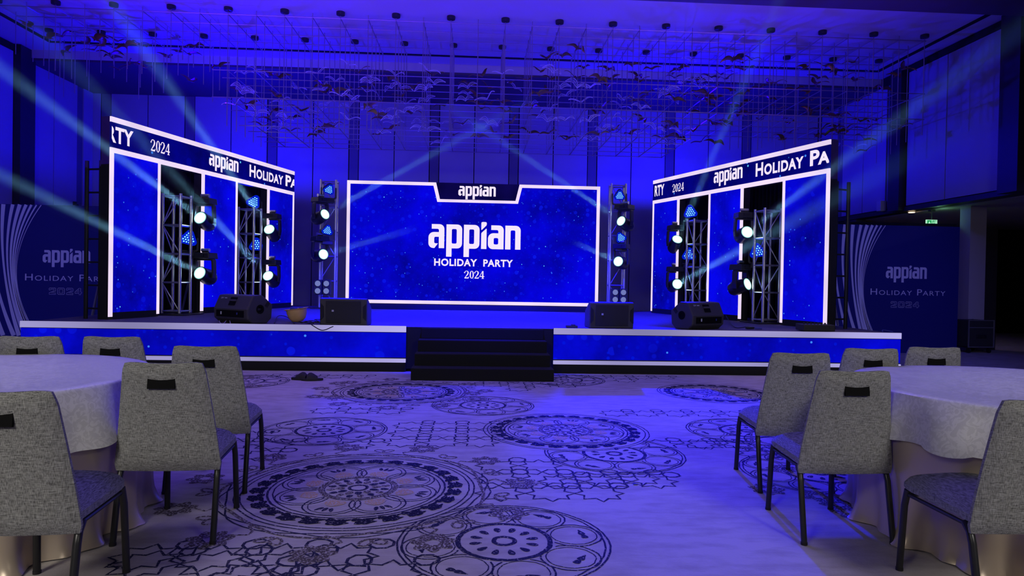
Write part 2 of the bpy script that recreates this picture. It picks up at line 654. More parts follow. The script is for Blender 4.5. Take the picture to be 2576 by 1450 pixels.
def clip(shape, xmin, xmax):
    vs, fs = shape
    bm = bmesh.new()
    bv = [bm.verts.new((v.x, v.y, 0)) for v in vs]
    for f in fs:
        try:
            bm.faces.new([bv[i] for i in f])
        except ValueError:
            pass
    for x, n in ((xmin, (-1, 0, 0)), (xmax, (1, 0, 0))):
        bmesh.ops.bisect_plane(bm, geom=bm.verts[:] + bm.edges[:] + bm.faces[:], plane_co=(x, 0, 0), plane_no=n, clear_outer=True)
    bm.verts.index_update()
    r_ = [Vector((v.co.x, v.co.y)) for v in bm.verts], [tuple(v.index for v in f.verts) for f in bm.faces]
    bm.free()
    return r_


def put(mb, shape, y, mat, M=None, o=(0, 0, 0), t=0.004):
    """flat letters with a little thickness: front face at y - t"""
    vs, fs = shape
    P = [Vector((v.x, y - t, v.y)) for v in vs]
    if M is not None:
        P = [M @ p for p in P]
    mb.add([p + Vector(o) for p in P], fs, mat)


def arc_pts(cx, cy, r_, a0, a1, n=5):
    return [(cx + r_ * math.cos(R(a0 + (a1 - a0) * i / n)), cy + r_ * math.sin(R(a0 + (a1 - a0) * i / n))) for i in range(n + 1)]


def logo_shapes():
    """lower-case wordmark, x-height 1, about 3.83 wide; letters as simple polygons"""
    e = 0.0012
    g = []

    def a_open(x):
        p = [(.13, 1.0)] + arc_pts(.455, .80, .20, 90, 0) + [(.655, 0), (.43, 0), (.43, .47)]
        p += arc_pts(.29, .42, .05, 90, 180, 3) + arc_pts(.29, .25, .05, 180, 270, 3) + [(.395, .195), (.25, 0)]
        p += arc_pts(.20, .20, .20, 270, 180) + arc_pts(.22, .45, .22, 180, 90) + [(.43, .67)] + arc_pts(.37, .745, .06, 0, 90, 3) + [(.13, .805)]
        g.append([(x + q[0], q[1]) for q in p])

    def a_shut(x):
        p = [(.13, 1.0)] + arc_pts(.455, .80, .20, 90, 0) + [(.655, 0)]
        p += arc_pts(.20, .20, .20, 270, 180) + arc_pts(.22, .45, .22, 180, 90) + [(.43, .67)] + arc_pts(.37, .745, .06, 0, 90, 3) + [(.13, .805)]
        hole = arc_pts(.38, .25, .05, 270, 360, 3) + arc_pts(.38, .42, .05, 0, 90, 3) + arc_pts(.29, .42, .05, 90, 180, 3) + arc_pts(.29, .25, .05, 180, 270, 3)
        g.append(('hole', [(x + q[0], q[1]) for q in p], [(x + q[0], q[1]) for q in hole]))

    def p_(x):
        p = [(0, 1.0)] + arc_pts(.455, .80, .20, 90, 0) + arc_pts(.455, .20, .20, 0, -90) + [(.225, 0), (.225, -.35), (0, -.35)]
        hole = arc_pts(.275, .76, .05, 180, 90, 3) + arc_pts(.38, .76, .05, 90, 0, 3) + arc_pts(.38, .25, .05, 0, -90, 3) + arc_pts(.275, .25, .05, 270, 180, 3)
        g.append(('hole', [(x + q[0], q[1]) for q in p], [(x + q[0], q[1]) for q in hole]))
    a_open(0.0)
    p_(0.74)
    p_(1.465)
    g.append([(2.19, 0), (2.415, 0), (2.415, .85), (2.39, .85), (2.205, .68), (2.19, .64)])
    g.append([(2.19, .80)] + arc_pts(2.235, 1.085, .045, 180, 90, 2) + arc_pts(2.37, 1.085, .045, 90, 0, 2) + [(2.415, 1.02), (2.395, .98), (2.215, .80)])
    a_shut(2.475)
    p = [(3.195, 0), (3.195, 1.0)] + arc_pts(3.64, .80, .20, 90, 0) + [(3.84, 0), (3.615, 0)] + arc_pts(3.565, .755, .05, 0, 90, 3) + arc_pts(3.47, .755, .05, 90, 180, 3) + [(3.42, 0)]
    g.append(p)
    vs, fs = [], []
    for s in g:
        cu = bpy.data.curves.new('outline', 'CURVE')
        cu.dimensions = '2D'
        cu.fill_mode = 'BOTH'
        loops = [s[1], s[2]] if s[0] == 'hole' else [s]
        for lp in loops:
            sp = cu.splines.new('POLY')
            sp.points.add(len(lp) - 1)
            for i, q in enumerate(lp):
                sp.points[i].co = (q[0], q[1], 0, 1)
            sp.use_cyclic_u = True
        ob = bpy.data.objects.new('outline', cu)
        col.objects.link(ob)
        dg = bpy.context.evaluated_depsgraph_get()
        me = bpy.data.meshes.new_from_object(ob.evaluated_get(dg))
        k = len(vs)
        vs += [Vector((v.co.x, v.co.y)) for v in me.vertices]
        fs += [tuple(k + i for i in p.vertices) for p in me.polygons]
        bpy.data.objects.remove(ob)
        bpy.data.curves.remove(cu)
        bpy.data.meshes.remove(me)
    return vs, fs


LOGO = logo_shapes()


def ribbon(pts, w, closed=False):
    """flat band along a 2-D line; w a number or one width per point"""
    n = len(pts)
    ws = w if isinstance(w, (list, tuple)) else [w] * n
    P = [Vector(p) for p in pts]
    vs, fs = [], []
    for i in range(n):
        a = P[(i - 1) % n] if closed or i else P[0]
        b_ = P[(i + 1) % n] if closed or i < n - 1 else P[-1]
        t = (b_ - a)
        t = t.normalized() if t.length > 1e-9 else Vector((1, 0))
        nn = Vector((-t.y, t.x))
        vs += [P[i] + nn * ws[i] / 2, P[i] - nn * ws[i] / 2]
    for i in range(n if closed else n - 1):
        j = (i + 1) % n
        fs.append((2 * i + 1, 2 * j + 1, 2 * j, 2 * i))
    return vs, fs


def merge(shapes):
    vs, fs = [], []
    for v, f in shapes:
        k = len(vs)
        vs += list(v)
        fs += [tuple(k + i for i in q) for q in f]
    return vs, fs


def serif_2024():
    def two(x):
        pts = [(x + .06, .74), (x + .10, .90), (x + .25, .97), (x + .40, .90), (x + .46, .74), (x + .40, .55), (x + .22, .30), (x + .06, .10)]
        return [ribbon(pts, [.05, .09, .06, .12, .16, .15, .09, .06]), ([Vector(q) for q in ((x + .02, 0), (x + .50, 0), (x + .58, .24), (x + .53, .24), (x + .46, .13), (x + .02, .13))], [(0, 1, 2, 3, 4, 5)]),
                ribbon([(x + .02 + .05 * math.cos(t), .74 + .05 * math.sin(t)) for t in [PI * k / 5 for k in range(10)]], .05, True)]

    def zero(x):
        n = 24
        o_ = [(x + .28 + .26 * math.cos(2 * PI * k / n), .49 + .50 * math.sin(2 * PI * k / n)) for k in range(n)]
        i_ = [(x + .28 + .11 * math.cos(2 * PI * k / n), .49 + .44 * math.sin(2 * PI * k / n)) for k in range(n)]
        return [([Vector(q) for q in o_ + i_], [(k, (k + 1) % n, n + (k + 1) % n, n + k) for k in range(n)])]

    def four(x):
        return [ribbon([(x + .36, .96), (x + .02, .30)], .06), ribbon([(x + .01, .28), (x + .58, .28)], .10), ribbon([(x + .40, .98), (x + .40, .02)], .15), ribbon([(x + .26, .02), (x + .54, .02)], .05)]
    return merge(two(0) + zero(.62) + two(1.24) + four(1.86))


def outlined_2024():
    def ol(x, loops):
        return [ribbon([(x + a, b_) for a, b_ in lp], .05, True) for lp in loops]
    two = [[(0, .68), (0, .9), (.10, 1), (.90, 1), (1, .9), (1, .55), (.35, .22), (1, .22), (1, 0), (0, 0), (0, .22), (.72, .55), (.78, .80), (.22, .80), (.22, .68)]]
    zero = [[(.10, 0), (.9, 0), (1, .1), (1, .9), (.9, 1), (.10, 1), (0, .9), (0, .1)], [(.24, .2), (.76, .2), (.76, .8), (.24, .8)]]
    four = [[(.58, 1), (.85, 1), (.85, .42), (1, .42), (1, .22), (.85, .22), (.85, 0), (.6, 0), (.6, .22), (0, .22), (0, .42)], [(.6, .42), (.6, .78), (.26, .42)]]
    return merge(ol(0, two) + ol(1.3, zero) + ol(2.6, two) + ol(3.9, four))


SERIF = serif_2024()
OUTLINED = outlined_2024()
HP_SANS = text_shapes('HOLIDAY  PARTY', 0.032, spacing=1.10)
HP_WIDE = text_shapes('Holiday Party', 0.0, small=0.74, spacing=1.12)
T_HOL = text_shapes('Holiday', 0.030, small=0.78, spacing=1.09)
T_PA = text_shapes('Pa', 0.034, small=0.76)
T_RTY = text_shapes('RTY', 0.034, spacing=1.05)
T_DV = text_shapes('DV', 0.03)

# ------------------------------------------------------------------ the room
XL, XR, YB, ZC, ZS, YS = -10.1, 9.6, 18.4, 6.2, 5.97, 15.68
Y0 = -3.0


def ring_shape(cx, cy, r_, w, n=72):
    return ribbon([(cx + r_ * math.cos(2 * PI * k / n), cy + r_ * math.sin(2 * PI * k / n)) for k in range(n)], w, True)


def floor_patterns():
    """medallions, blossoms and lattices woven into the hall carpet; everything in floor metres"""
    S = {'carpet_line': [], 'carpet_flower': [], 'carpet_gold': [], 'carpet_dark': []}

    def wob(pts, a=0.004):
        return [(x + random.uniform(-a, a), y + random.uniform(-a, a)) for x, y in pts]

    def circ(cx, cy, r_, w, n=96, mat='carpet_line', hide=()):
        pts = wob([(cx + r_ * math.cos(2 * PI * k / n), cy + r_ * math.sin(2 * PI * k / n)) for k in range(n)], 0.002)
        run = []
        for q in pts + [pts[0]]:
            if any((q[0] - hx) ** 2 + (q[1] - hy) ** 2 < hr * hr for hx, hy, hr in hide):
                if len(run) > 1:
                    S[mat].append(ribbon(run, w))
                run = []
            else:
                run.append(q)
        if len(run) > 1:
            S[mat].append(ribbon(run, w))

    def blob(cx, cy, ang, ln, wd, mat, lobes=0, hide=()):
        if any((cx - hx) ** 2 + (cy - hy) ** 2 < hr * hr for hx, hy, hr in hide):
            return
        n = 18
        pts = []
        for k in range(n):
            t = 2 * PI * k / n
            rr = 1 + (0.16 * math.cos(lobes * t) if lobes else 0) + random.uniform(-.05, .05)
            x, y = ln / 2 * math.cos(t) * rr, wd / 2 * math.sin(t) * rr * (1 - 0.35 * math.cos(t))
            pts.append(Vector((cx + x * math.cos(ang) - y * math.sin(ang), cy + x * math.sin(ang) + y * math.cos(ang))))
        S[mat].append((pts, [tuple(range(n))]))

    def blossom(cx, cy, r_, a0=None, hide=()):
        if any((cx - hx) ** 2 + (cy - hy) ** 2 < hr * hr for hx, hy, hr in hide):
            return
        a0 = random.uniform(0, 6) if a0 is None else a0
        for k in range(7):
            a = a0 + 2 * PI * k / 7
            blob(cx + r_ * .64 * math.cos(a), cy + r_ * .64 * math.sin(a), a, r_ * .74, r_ * .60, 'carpet_flower')

    def curve(pts, w, mat='carpet_line'):
        S[mat].append(ribbon(wob(pts, .002), w))

    def type_a(cx, cy, R_, hide=(), a0=0.1, garland=True):
        for k, w in ((1.0, .010), (.955, .009)):
            circ(cx, cy, R_ * k, w, hide=hide)
        for k in range(26):
            a = a0 + 2 * PI * k / 26
            for da, dr in ((0, 0), (.05, -.03), (-.05, -.03), (.03, .035), (-.03, .035)):
                blob(cx + R_ * (.83 + dr) * math.cos(a + da), cy + R_ * (.83 + dr) * math.sin(a + da), a + PI / 2 + da * 6, R_ * .12, R_ * .055, 'carpet_dark', 3, hide)
        for k, w in ((.745, .013), (.70, .008)):
            circ(cx, cy, R_ * k, w, hide=hide)
        for k in range(8):
            a = a0 + 2 * PI * (k + .5) / 8
            px, py = cx + R_ * .47 * math.cos(a), cy + R_ * .47 * math.sin(a)
            circ(px, py, R_ * .225, .009, 40, hide=list(hide) + [(cx, cy, R_ * .33)])
            circ(px, py, R_ * .185, .006, 40, hide=list(hide) + [(cx, cy, R_ * .33)])
            blob(cx + R_ * .43 * math.cos(a), cy + R_ * .43 * math.sin(a), a, R_ * .15, R_ * .17, 'carpet_gold', 0, hide)
            for da in (-.09, 0, .09):
                blob(cx + R_ * .58 * math.cos(a + da), cy + R_ * .58 * math.sin(a + da), a + da * 5, R_ * .09, R_ * .035, 'carpet_line', 0, hide)
        circ(cx, cy, R_ * .315, R_ * .045, 64, 'carpet_flower', hide)
        circ(cx, cy, R_ * .285, .006, 64, hide=hide)
        for rr, nn, sz in ((.235, 16, .075), (.155, 12, .085)):
            for k in range(nn):
                a = 2 * PI * k / nn + rr
                blob(cx + R_ * rr * math.cos(a), cy + R_ * rr * math.sin(a), a, R_ * sz, R_ * sz * .7, 'carpet_line' if k % 2 else 'carpet_flower', 0, hide)
        circ(cx, cy, R_ * .075, R_ * .028, 24, hide=hide)
        if garland:
            for k in range(5):
                ph = random.uniform(0, 6)
                pts = []
                for i in range(60):
                    t = 2 * PI * i / 60
                    rr = R_ * (1.10 + .045 * math.sin(5 * t + ph + k * 1.3))
                    pts.append((cx + rr * math.cos(t), cy + rr * math.sin(t)))
                if k < 3:
                    S['carpet_line' if k else 'carpet_flower'].append(ribbon(wob(pts), .010 if k else .02, True))
            for k in range(11):
                a = a0 + 2 * PI * (k + .5) / 11
                x, y = cx + R_ * 1.20 * math.cos(a), cy + R_ * 1.20 * math.sin(a)
                for s in (-1, 1):
                    aa = a + s * .75
                    ex, ey = x + R_ * .13 * math.cos(aa), y + R_ * .13 * math.sin(aa)
                    lp = [(x + (ex - x) * (1 - math.cos(2 * PI * i / 14)) / 2 - (ey - y) * .3 * math.sin(2 * PI * i / 14), y + (ey - y) * (1 - math.cos(2 * PI * i / 14)) / 2 + (ex - x) * .3 * math.sin(2 * PI * i / 14)) for i in range(14)]
                    S['carpet_flower'].append(ribbon(lp, .016, True))
            for k in range(11):
                a = a0 + 2 * PI * k / 11
                x, y = cx + R_ * 1.42 * math.cos(a), cy + R_ * 1.42 * math.sin(a)
                blossom(x, y, R_ * .165, hide=hide)
                curve([(cx + R_ * (1.1 + .2 * q) * math.cos(a + .12 * math.sin(q * 3)), cy + R_ * (1.1 + .2 * q) * math.sin(a + .12 * math.sin(q * 3))) for q in (0, .3, .6, 1)], .016, 'carpet_flower')

    def type_b(cx, cy, R_, hide=(), a0=0.2):
        circ(cx, cy, R_, .010, hide=hide)
        circ(cx, cy, R_ * .955, .009, hide=hide)
        for k in range(8):
            a = a0 + 2 * PI * k / 8
            px, py = cx + R_ * .70 * math.cos(a), cy + R_ * .70 * math.sin(a)
            hd = list(hide) + [(cx, cy, R_ * .47)]
            circ(px, py, R_ * .27, .009, 44, hide=hd)
            circ(px, py, R_ * .225, .006, 44, hide=hd)
            for da in (-.05, .06):
                blob(cx + R_ * .79 * math.cos(a + da), cy + R_ * .79 * math.sin(a + da), a + PI / 2, R_ * .13, R_ * .06, 'carpet_line', 3, hide)
        circ(cx, cy, R_ * .44, R_ * .05, 64, hide=hide)
        for k in range(12):
            a = a0 + 2 * PI * k / 12
            blob(cx + R_ * .275 * math.cos(a), cy + R_ * .275 * math.sin(a), a + PI, R_ * .12, R_ * .065, 'carpet_line', 0, hide)
        circ(cx, cy, R_ * .10, R_ * .045, 30, hide=hide)

    def lattice(cx, cy, rx, ry, p=.30, hide=(), rot=0.0):
        n = int(max(rx, ry) / p) + 1
        for i in range(-n, n + 1):
            for j in range(-n, n + 1):
                x, y = cx + i * p * math.cos(rot) - j * p * math.sin(rot), cy + i * p * math.sin(rot) + j * p * math.cos(rot)
                ee = ((x - cx) / rx) ** 2 + ((y - cy) / ry) ** 2
                if ee > 1.0 + random.uniform(-.35, .1):
                    continue
                if any((x - hx) ** 2 + (y - hy) ** 2 < hr * hr for hx, hy, hr in hide):
                    continue
                st = [(x + p * (.5 if k % 2 == 0 else .34) * math.cos(PI * k / 8 + rot), y + p * (.5 if k % 2 == 0 else .34) * math.sin(PI * k / 8 + rot)) for k in range(16)]
                S['carpet_line'].append(ribbon(wob(st), .016, True))
                ox, oy = x + p / 2, y + p / 2
                oc = [(ox + p * .20 * math.cos(PI * k / 4 + PI / 8 + rot), oy + p * .20 * math.sin(PI * k / 4 + PI / 8 + rot)) for k in range(8)]
                S['carpet_line'].append(ribbon(wob(oc), .016, True))

    def fl(px, py):
        q = on_z(px, py)
        return q.x, q.y
    m1, m3, m6, m8 = fl(902, 1228), fl(1423, 1083), fl(1010, 986), fl(1800, 989)
    RA, RB = .70, .515
    A = [(m1[0], m1[1], RA * 1.0), (m3[0], m3[1], RA), (m6[0], m6[1], RA), (m8[0], m8[1], RA)]
    type_a(*m1, RA)
    type_a(*m3, RA, garland=False)
    type_a(*m6, RA * .95, garland=True)
    type_a(*m8, RA * .95, garland=False)
    for px, py in ((1268, 1362), (815, 1083), (1545, 1142), (1215, 1020), (1880, 1085), (615, 960), (1420, 956), (2060, 1190)):
        type_b(*fl(px, py), RB, hide=A)
    B = [(*fl(px, py), RB) for px, py in ((1268, 1362), (815, 1083), (1545, 1142), (1215, 1020), (1880, 1085), (2060, 1190))]
    AB = A + B
    for px, py, rx, ry in ((1115, 1092, .55, .42), (1370, 1205, .85, .33), (1530, 1212, .45, .18), (690, 1120, .75, .35), (900, 1035, .45, .3), (1660, 1118, .9, .25), (1300, 970, .8, .35), (700, 1402, .65, .3), (540, 1420, .42, .25),
                           (800, 1448, .5, .3), (1560, 950, .9, .3), (780, 948, .8, .3), (1960, 1120, .7, .5), (1950, 945, .9, .3), (1700, 1042, .7, .25), (2060, 1120, .6, .4)):
        lattice(*fl(px, py), rx, ry, hide=AB)
    for px, py in ((620, 950), (640, 972), (2170, 1060), (2060, 1250), (2140, 1290), (1970, 1180), (2200, 1200), (850, 965), (840, 1000), (1990, 1020), (2110, 1270), (1930, 1232), (1290, 960), (1190, 990)):
        blossom(*fl(px, py), .115, hide=A)
    # the table sides of the hall repeat the motif; seen between table and chair legs
    type_a(3.0, 5.2, RA, hide=B, garland=True)
    type_a(-3.1, 6.4, RA, hide=B, garland=False)
    type_b(-2.9, 1.9, RB)
    return S


def make_floor():
    mb = MB()
    mb.add([(XL - 1, Y0, 0), (16, Y0, 0), (16, YB + .2, 0), (XL - 1, YB + .2, 0)], [(0, 1, 2, 3)], 'carpet')
    mb.span((XL - 1, Y0, -.2), (16, YB + .2, -.01), 'black_matte')
    for k, (mat, shapes) in enumerate(floor_patterns().items()):
        z = .0010 + .0004 * k
        kk = 0
        for vs, fs in shapes:
            ok = [v for v in vs if v.y > 9.15]
            if ok:
                continue
            kk += 1
            zz = z + 2e-5 * (kk % 17)
            mb.add([(v.x, v.y, zz) for v in vs], fs, mat)
    structure(mb.build('floor'))


make_floor()

mb = MB()
mb.span((XL - .3, Y0, ZC), (XR + .3, YS, ZC + .2), 'ceiling_paint')
structure(mb.build('ceiling'))
mb = MB()
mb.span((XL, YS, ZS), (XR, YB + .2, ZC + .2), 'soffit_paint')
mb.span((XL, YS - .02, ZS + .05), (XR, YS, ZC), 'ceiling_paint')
structure(mb.build('trim_soffit'))
mb = MB()
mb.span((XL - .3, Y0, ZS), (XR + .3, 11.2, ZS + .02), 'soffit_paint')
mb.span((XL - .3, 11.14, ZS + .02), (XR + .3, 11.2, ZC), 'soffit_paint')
structure(mb.build('trim_front_bulkhead'))
mb = MB()
mb.span((-9.22, 15.02, ZC - .006), (9.2, 15.13, ZC + .001), 'black_joint')
mb.span((-9.22, 11.2, ZC - .006), (-9.11, 15.02, ZC + .001), 'black_joint')
mb.span((9.09, 11.2, ZC - .006), (9.2, 15.02, ZC + .001), 'black_joint')
structure(mb.build('trim_ceiling_slot'))


def wall_panels(mb, a, b_, z0, z1, along, fixed, sign, strip0=None, pitch=2.15, sw=.26):
    """panelled wall: backing, then panels standing 3 cm proud with open joints; every pitch a narrow dark strip"""
    x = a
    edges = []
    k = math.floor((a - strip0) / pitch)
    while strip0 + k * pitch < b_:
        s0 = strip0 + k * pitch
        edges.append((s0, s0 + sw, 'wall_strip'))
        mid = s0 + sw + (pitch - sw) / 2
        edges.append((s0 + sw, mid, 'wall_panel'))
        edges.append((mid, s0 + pitch, 'wall_panel'))
        k += 1
    g = .012
    for p, q, mt in edges:
        p2, q2 = max(p, a), min(q, b_)
        if q2 - p2 < .05:
            continue
        d = .03 if mt == 'wall_panel' else .012
        if along == 'x':
            mb.span((p2 + g, fixed, z0), (q2 - g, fixed + sign * d, z1), mt)
        else:
            mb.span((fixed, p2 + g, z0), (fixed + sign * d, q2 - g, z1), mt)


mb = MB()
mb.span((XL - .2, YB, 0), (16, YB + .2, ZC + .2), 'black_joint')
wall_panels(mb, XL, XR, .12, ZS - .004, 'x', YB, -1, -3.43)
structure(mb.build('wall_back'))
mb = MB()
mb.span((XL - .2, Y0, 0), (XL, YB, ZC), 'black_joint')
wall_panels(mb, 15.82, YB - .03, .12, ZS - .004, 'y', XL, 1, 15.82 - .3)
wall_panels(mb, 3.0, 15.3, .12, ZC - .16, 'y', XL, 1, 9.0)
structure(mb.build('wall_left'))
structure(MB().span((XL, 15.3, 0), (XL + .18, 15.8, ZC - .01), 'dark_wood').build('trim_left_pillar'))
structure(MB().span((XL, Y0, ZC - .15), (XL + .05, 15.3, ZC - .01), 'black_joint').build('trim_left_cornice'))
mb = MB()
mb.span((XR, Y0, 2.98), (XR + .25, YB, ZC), 'black_joint')
wall_panels(mb, 15.1, YB - .03, 3.08, ZS - .004, 'y', XR, -1, 15.1)
wall_panels(mb, 11.9, 14.6, 3.08, ZC - .16, 'y', XR, -1, 11.6, pitch=3.2, sw=.3)
structure(mb.build('wall_right'))
structure(MB().span((XR - .16, 14.66, 2.98), (XR, 15.06, ZC - .01), 'dark_wood').build('trim_right_pillar'))
structure(MB().span((XR - .2, 11.3, 2.98), (XR, 11.75, ZC - .01), 'dark_wood').build('trim_right_pillar'))
structure(MB().span((XR - .05, Y0, ZC - .15), (XR, 14.6, ZC - .01), 'black_joint').build('trim_right_cornice'))
structure(MB().span((XR - .04, Y0, 2.96), (XR + .25, YB, 3.06), 'dark_wood').build('trim_opening_head'))
# foyer seen through the long opening on the right
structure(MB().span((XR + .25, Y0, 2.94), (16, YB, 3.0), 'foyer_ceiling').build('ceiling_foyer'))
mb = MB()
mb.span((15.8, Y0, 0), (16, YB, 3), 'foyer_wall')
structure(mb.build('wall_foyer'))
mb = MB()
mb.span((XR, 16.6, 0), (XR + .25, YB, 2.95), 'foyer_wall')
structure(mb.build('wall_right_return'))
pj = at(2458, 700, 13.2)
structure(MB().span((pj.x - .17, 13.2, 0), (pj.x + .17, 13.5, 2.94), 'jamb_paint').build('trim_foyer_jamb'))
structure(MB().span((pj.x - 2.6, 13.6, 0), (pj.x - .17, 13.8, 2.6), 'black_joint').build('wall_foyer_screen'))
structure(MB().span((pj.x + .17, 13.3, 0), (pj.x + .5, 13.5, 2.5), 'dark_wood').span((pj.x + 1.2, 12.4, 0), (pj.x + 4.0, 12.7, 2.94), 'black_joint').build('trim_foyer_pillar'))
structure(MB().span((XL - .2, Y0 - .2, 0), (16, Y0, ZC), 'foyer_wall').build('wall_front'))

# ------------------------------------------------------------------ stage
ST = .61
mb = MB()
mb.span((-5.9, 9.24, .04), (5.96, 15.2, ST), 'stage_carpet')
mb.span((-5.86, 9.3, 0), (5.92, 15.1, .04), 'skirt_black')
mb.span((-5.9, 9.236, .04), (5.96, 9.24, ST - .004), 'skirt_black')
stage = mb.build('stage_platform')
tag(stage, 'low black carpeted stage platform across the hall under the displays', 'stage')


def fascia(x0, x1, label):
    t = thing('stage_fascia', label, 'stage front', ((x0 + x1) / 2, 9.2, 0), 0, 'lit display fronts of the stage')
    w = (x1 - x0) / 2
    MB().span((-w, 0, .115), (w, .038, ST + .012), 'black_matte').build('backing', t)
    MB().span((-w, -.012, .195), (w, 0, .53), 'fascia_video').build('display_panel', t)
    MB().span((-w, -.03, .54), (w, 0, ST + .012), 'strip_white').build('upper_light_strip', t)
    MB().span((-w, -.03, .13), (w, 0, .18), 'strip_white').build('lower_light_strip', t)
    MB().span((-w, .01, 0), (w, .035, .115), 'skirt_black').build('skirt', t)
    return t


fascia(-5.93, -.915, 'long blue display front of the stage with white light strips, left of the black steps')
fascia(1.09, 6.0, 'long blue display front of the stage with white light strips, right of the black steps')

st = thing('stage_steps', 'black carpeted steps of four risers leading up to the stage centre', 'steps', (.12, 8.82, 0))
for k in range(4):
    y0 = 8.44 + .255 * k - 8.82
    z1 = (.153, .305, .458, .600)[k]
    MB().span((-.895 + .02 * k, y0, 0 if k == 0 else (.153, .305, .458)[k - 1] - .002), (.895 - .02 * k, .36 if k < 3 else .41, z1), 'stair_carpet').build('step', st, bevel=.008)

# centre screen
ZB, ZT = .735, 3.275
sx0, sx1 = -2.675, 2.615
scr = thing('display_wall', 'wide centre display wall with white glowing frame reading HOLIDAY PARTY 2024', 'screen', (0, 14.2, ST))
o_ = (0, 0, -ST)
mb = MB()
mb.span((sx0, .01, .004), (sx1, .12, ZT - ST - .005), 'black_matte')
mb.span((sx0 + .3, .12, 0), (sx0 + .4, .9, 1.6), 'black_steel').span((sx1 - .4, .12, 0), (sx1 - .3, .9, 1.6), 'black_steel')
mb.build('cabinet', scr)


def sxz(px, py):
    q = at(px, py, 14.2)
    return q.x, q.z - ST


L0, L1, L2, L3 = (-.84, ZT - ST), (-.755, ZT - ST - .345), (.825, ZT - ST - .345), (.905, ZT - ST)
fw = .068
outer = [(sx0, ZB - ST), (sx0, ZT - ST), (L0[0], ZT - ST), L1, L2, (L3[0], ZT - ST), (sx1, ZT - ST), (sx1, ZB - ST)]
inner = [(sx0 + fw, ZB - ST + .07), (sx0 + fw, ZT - ST - fw), (L0[0] - .055, ZT - ST - fw), (L1[0] - .055, L1[1] - .06), (L2[0] + .055, L2[1] - .06), (L3[0] + .055, ZT - ST - fw), (sx1 - fw, ZT - ST - fw), (sx1 - fw, ZB - ST + .07)]
MB().add([(p[0], 0, p[1]) for p in inner], [tuple(range(8))], 'screen_video').build('display_panel', scr)
n = 8
MB().add([(p[0], -.004, p[1]) for p in outer] + [(p[0], -.004, p[1]) for p in inner], [(k, (k + 1) % n, n + (k + 1) % n, n + k) for k in range(n)], 'led_white').build('glowing_frame', scr)
MB().add([(L0[0], -.002, L0[1]), (L1[0], -.002, L1[1]), (L2[0], -.002, L2[1]), (L3[0], -.002, L3[1])], [(0, 1, 2, 3)], 'header_blue').build('header_panel', scr)
a = at(1077.5, 624, 14.2)
b_ = at(1309, 628, 14.2)
mb = MB()
put(mb, ([Vector((a.x + v.x / 3.84 * (b_.x - a.x), a.z - ST + v.y * .50)) for v in LOGO[0]], LOGO[1]), 0, 'letter_white')
mb.build('logo_lettering', scr)
a = at(1153, 488, 14.2)
b_ = at(1247, 490, 14.2)
mb = MB()
put(mb, ([Vector((a.x + v.x / 3.84 * (b_.x - a.x), ZT - ST - .265 + v.y * .205)) for v in LOGO[0]], LOGO[1]), -.003, 'letter_white')
mb.build('header_lettering', scr)
a = at(1092, 669, 14.2)
b_ = at(1290, 671, 14.2)
mb = MB()
put(mb, fit(HP_SANS, a.x, a.z - ST, b_.x - a.x, .155), 0, 'letter_white')
mb.build('word_lettering', scr)
mb = MB()
a = at(1167, 701, 14.2)
b_ = at(1218, 702, 14.2)
put(mb, fit(SERIF, a.x, a.z - ST, b_.x - a.x, .165), 0, 'letter_white')
mb.build('year_lettering', scr)


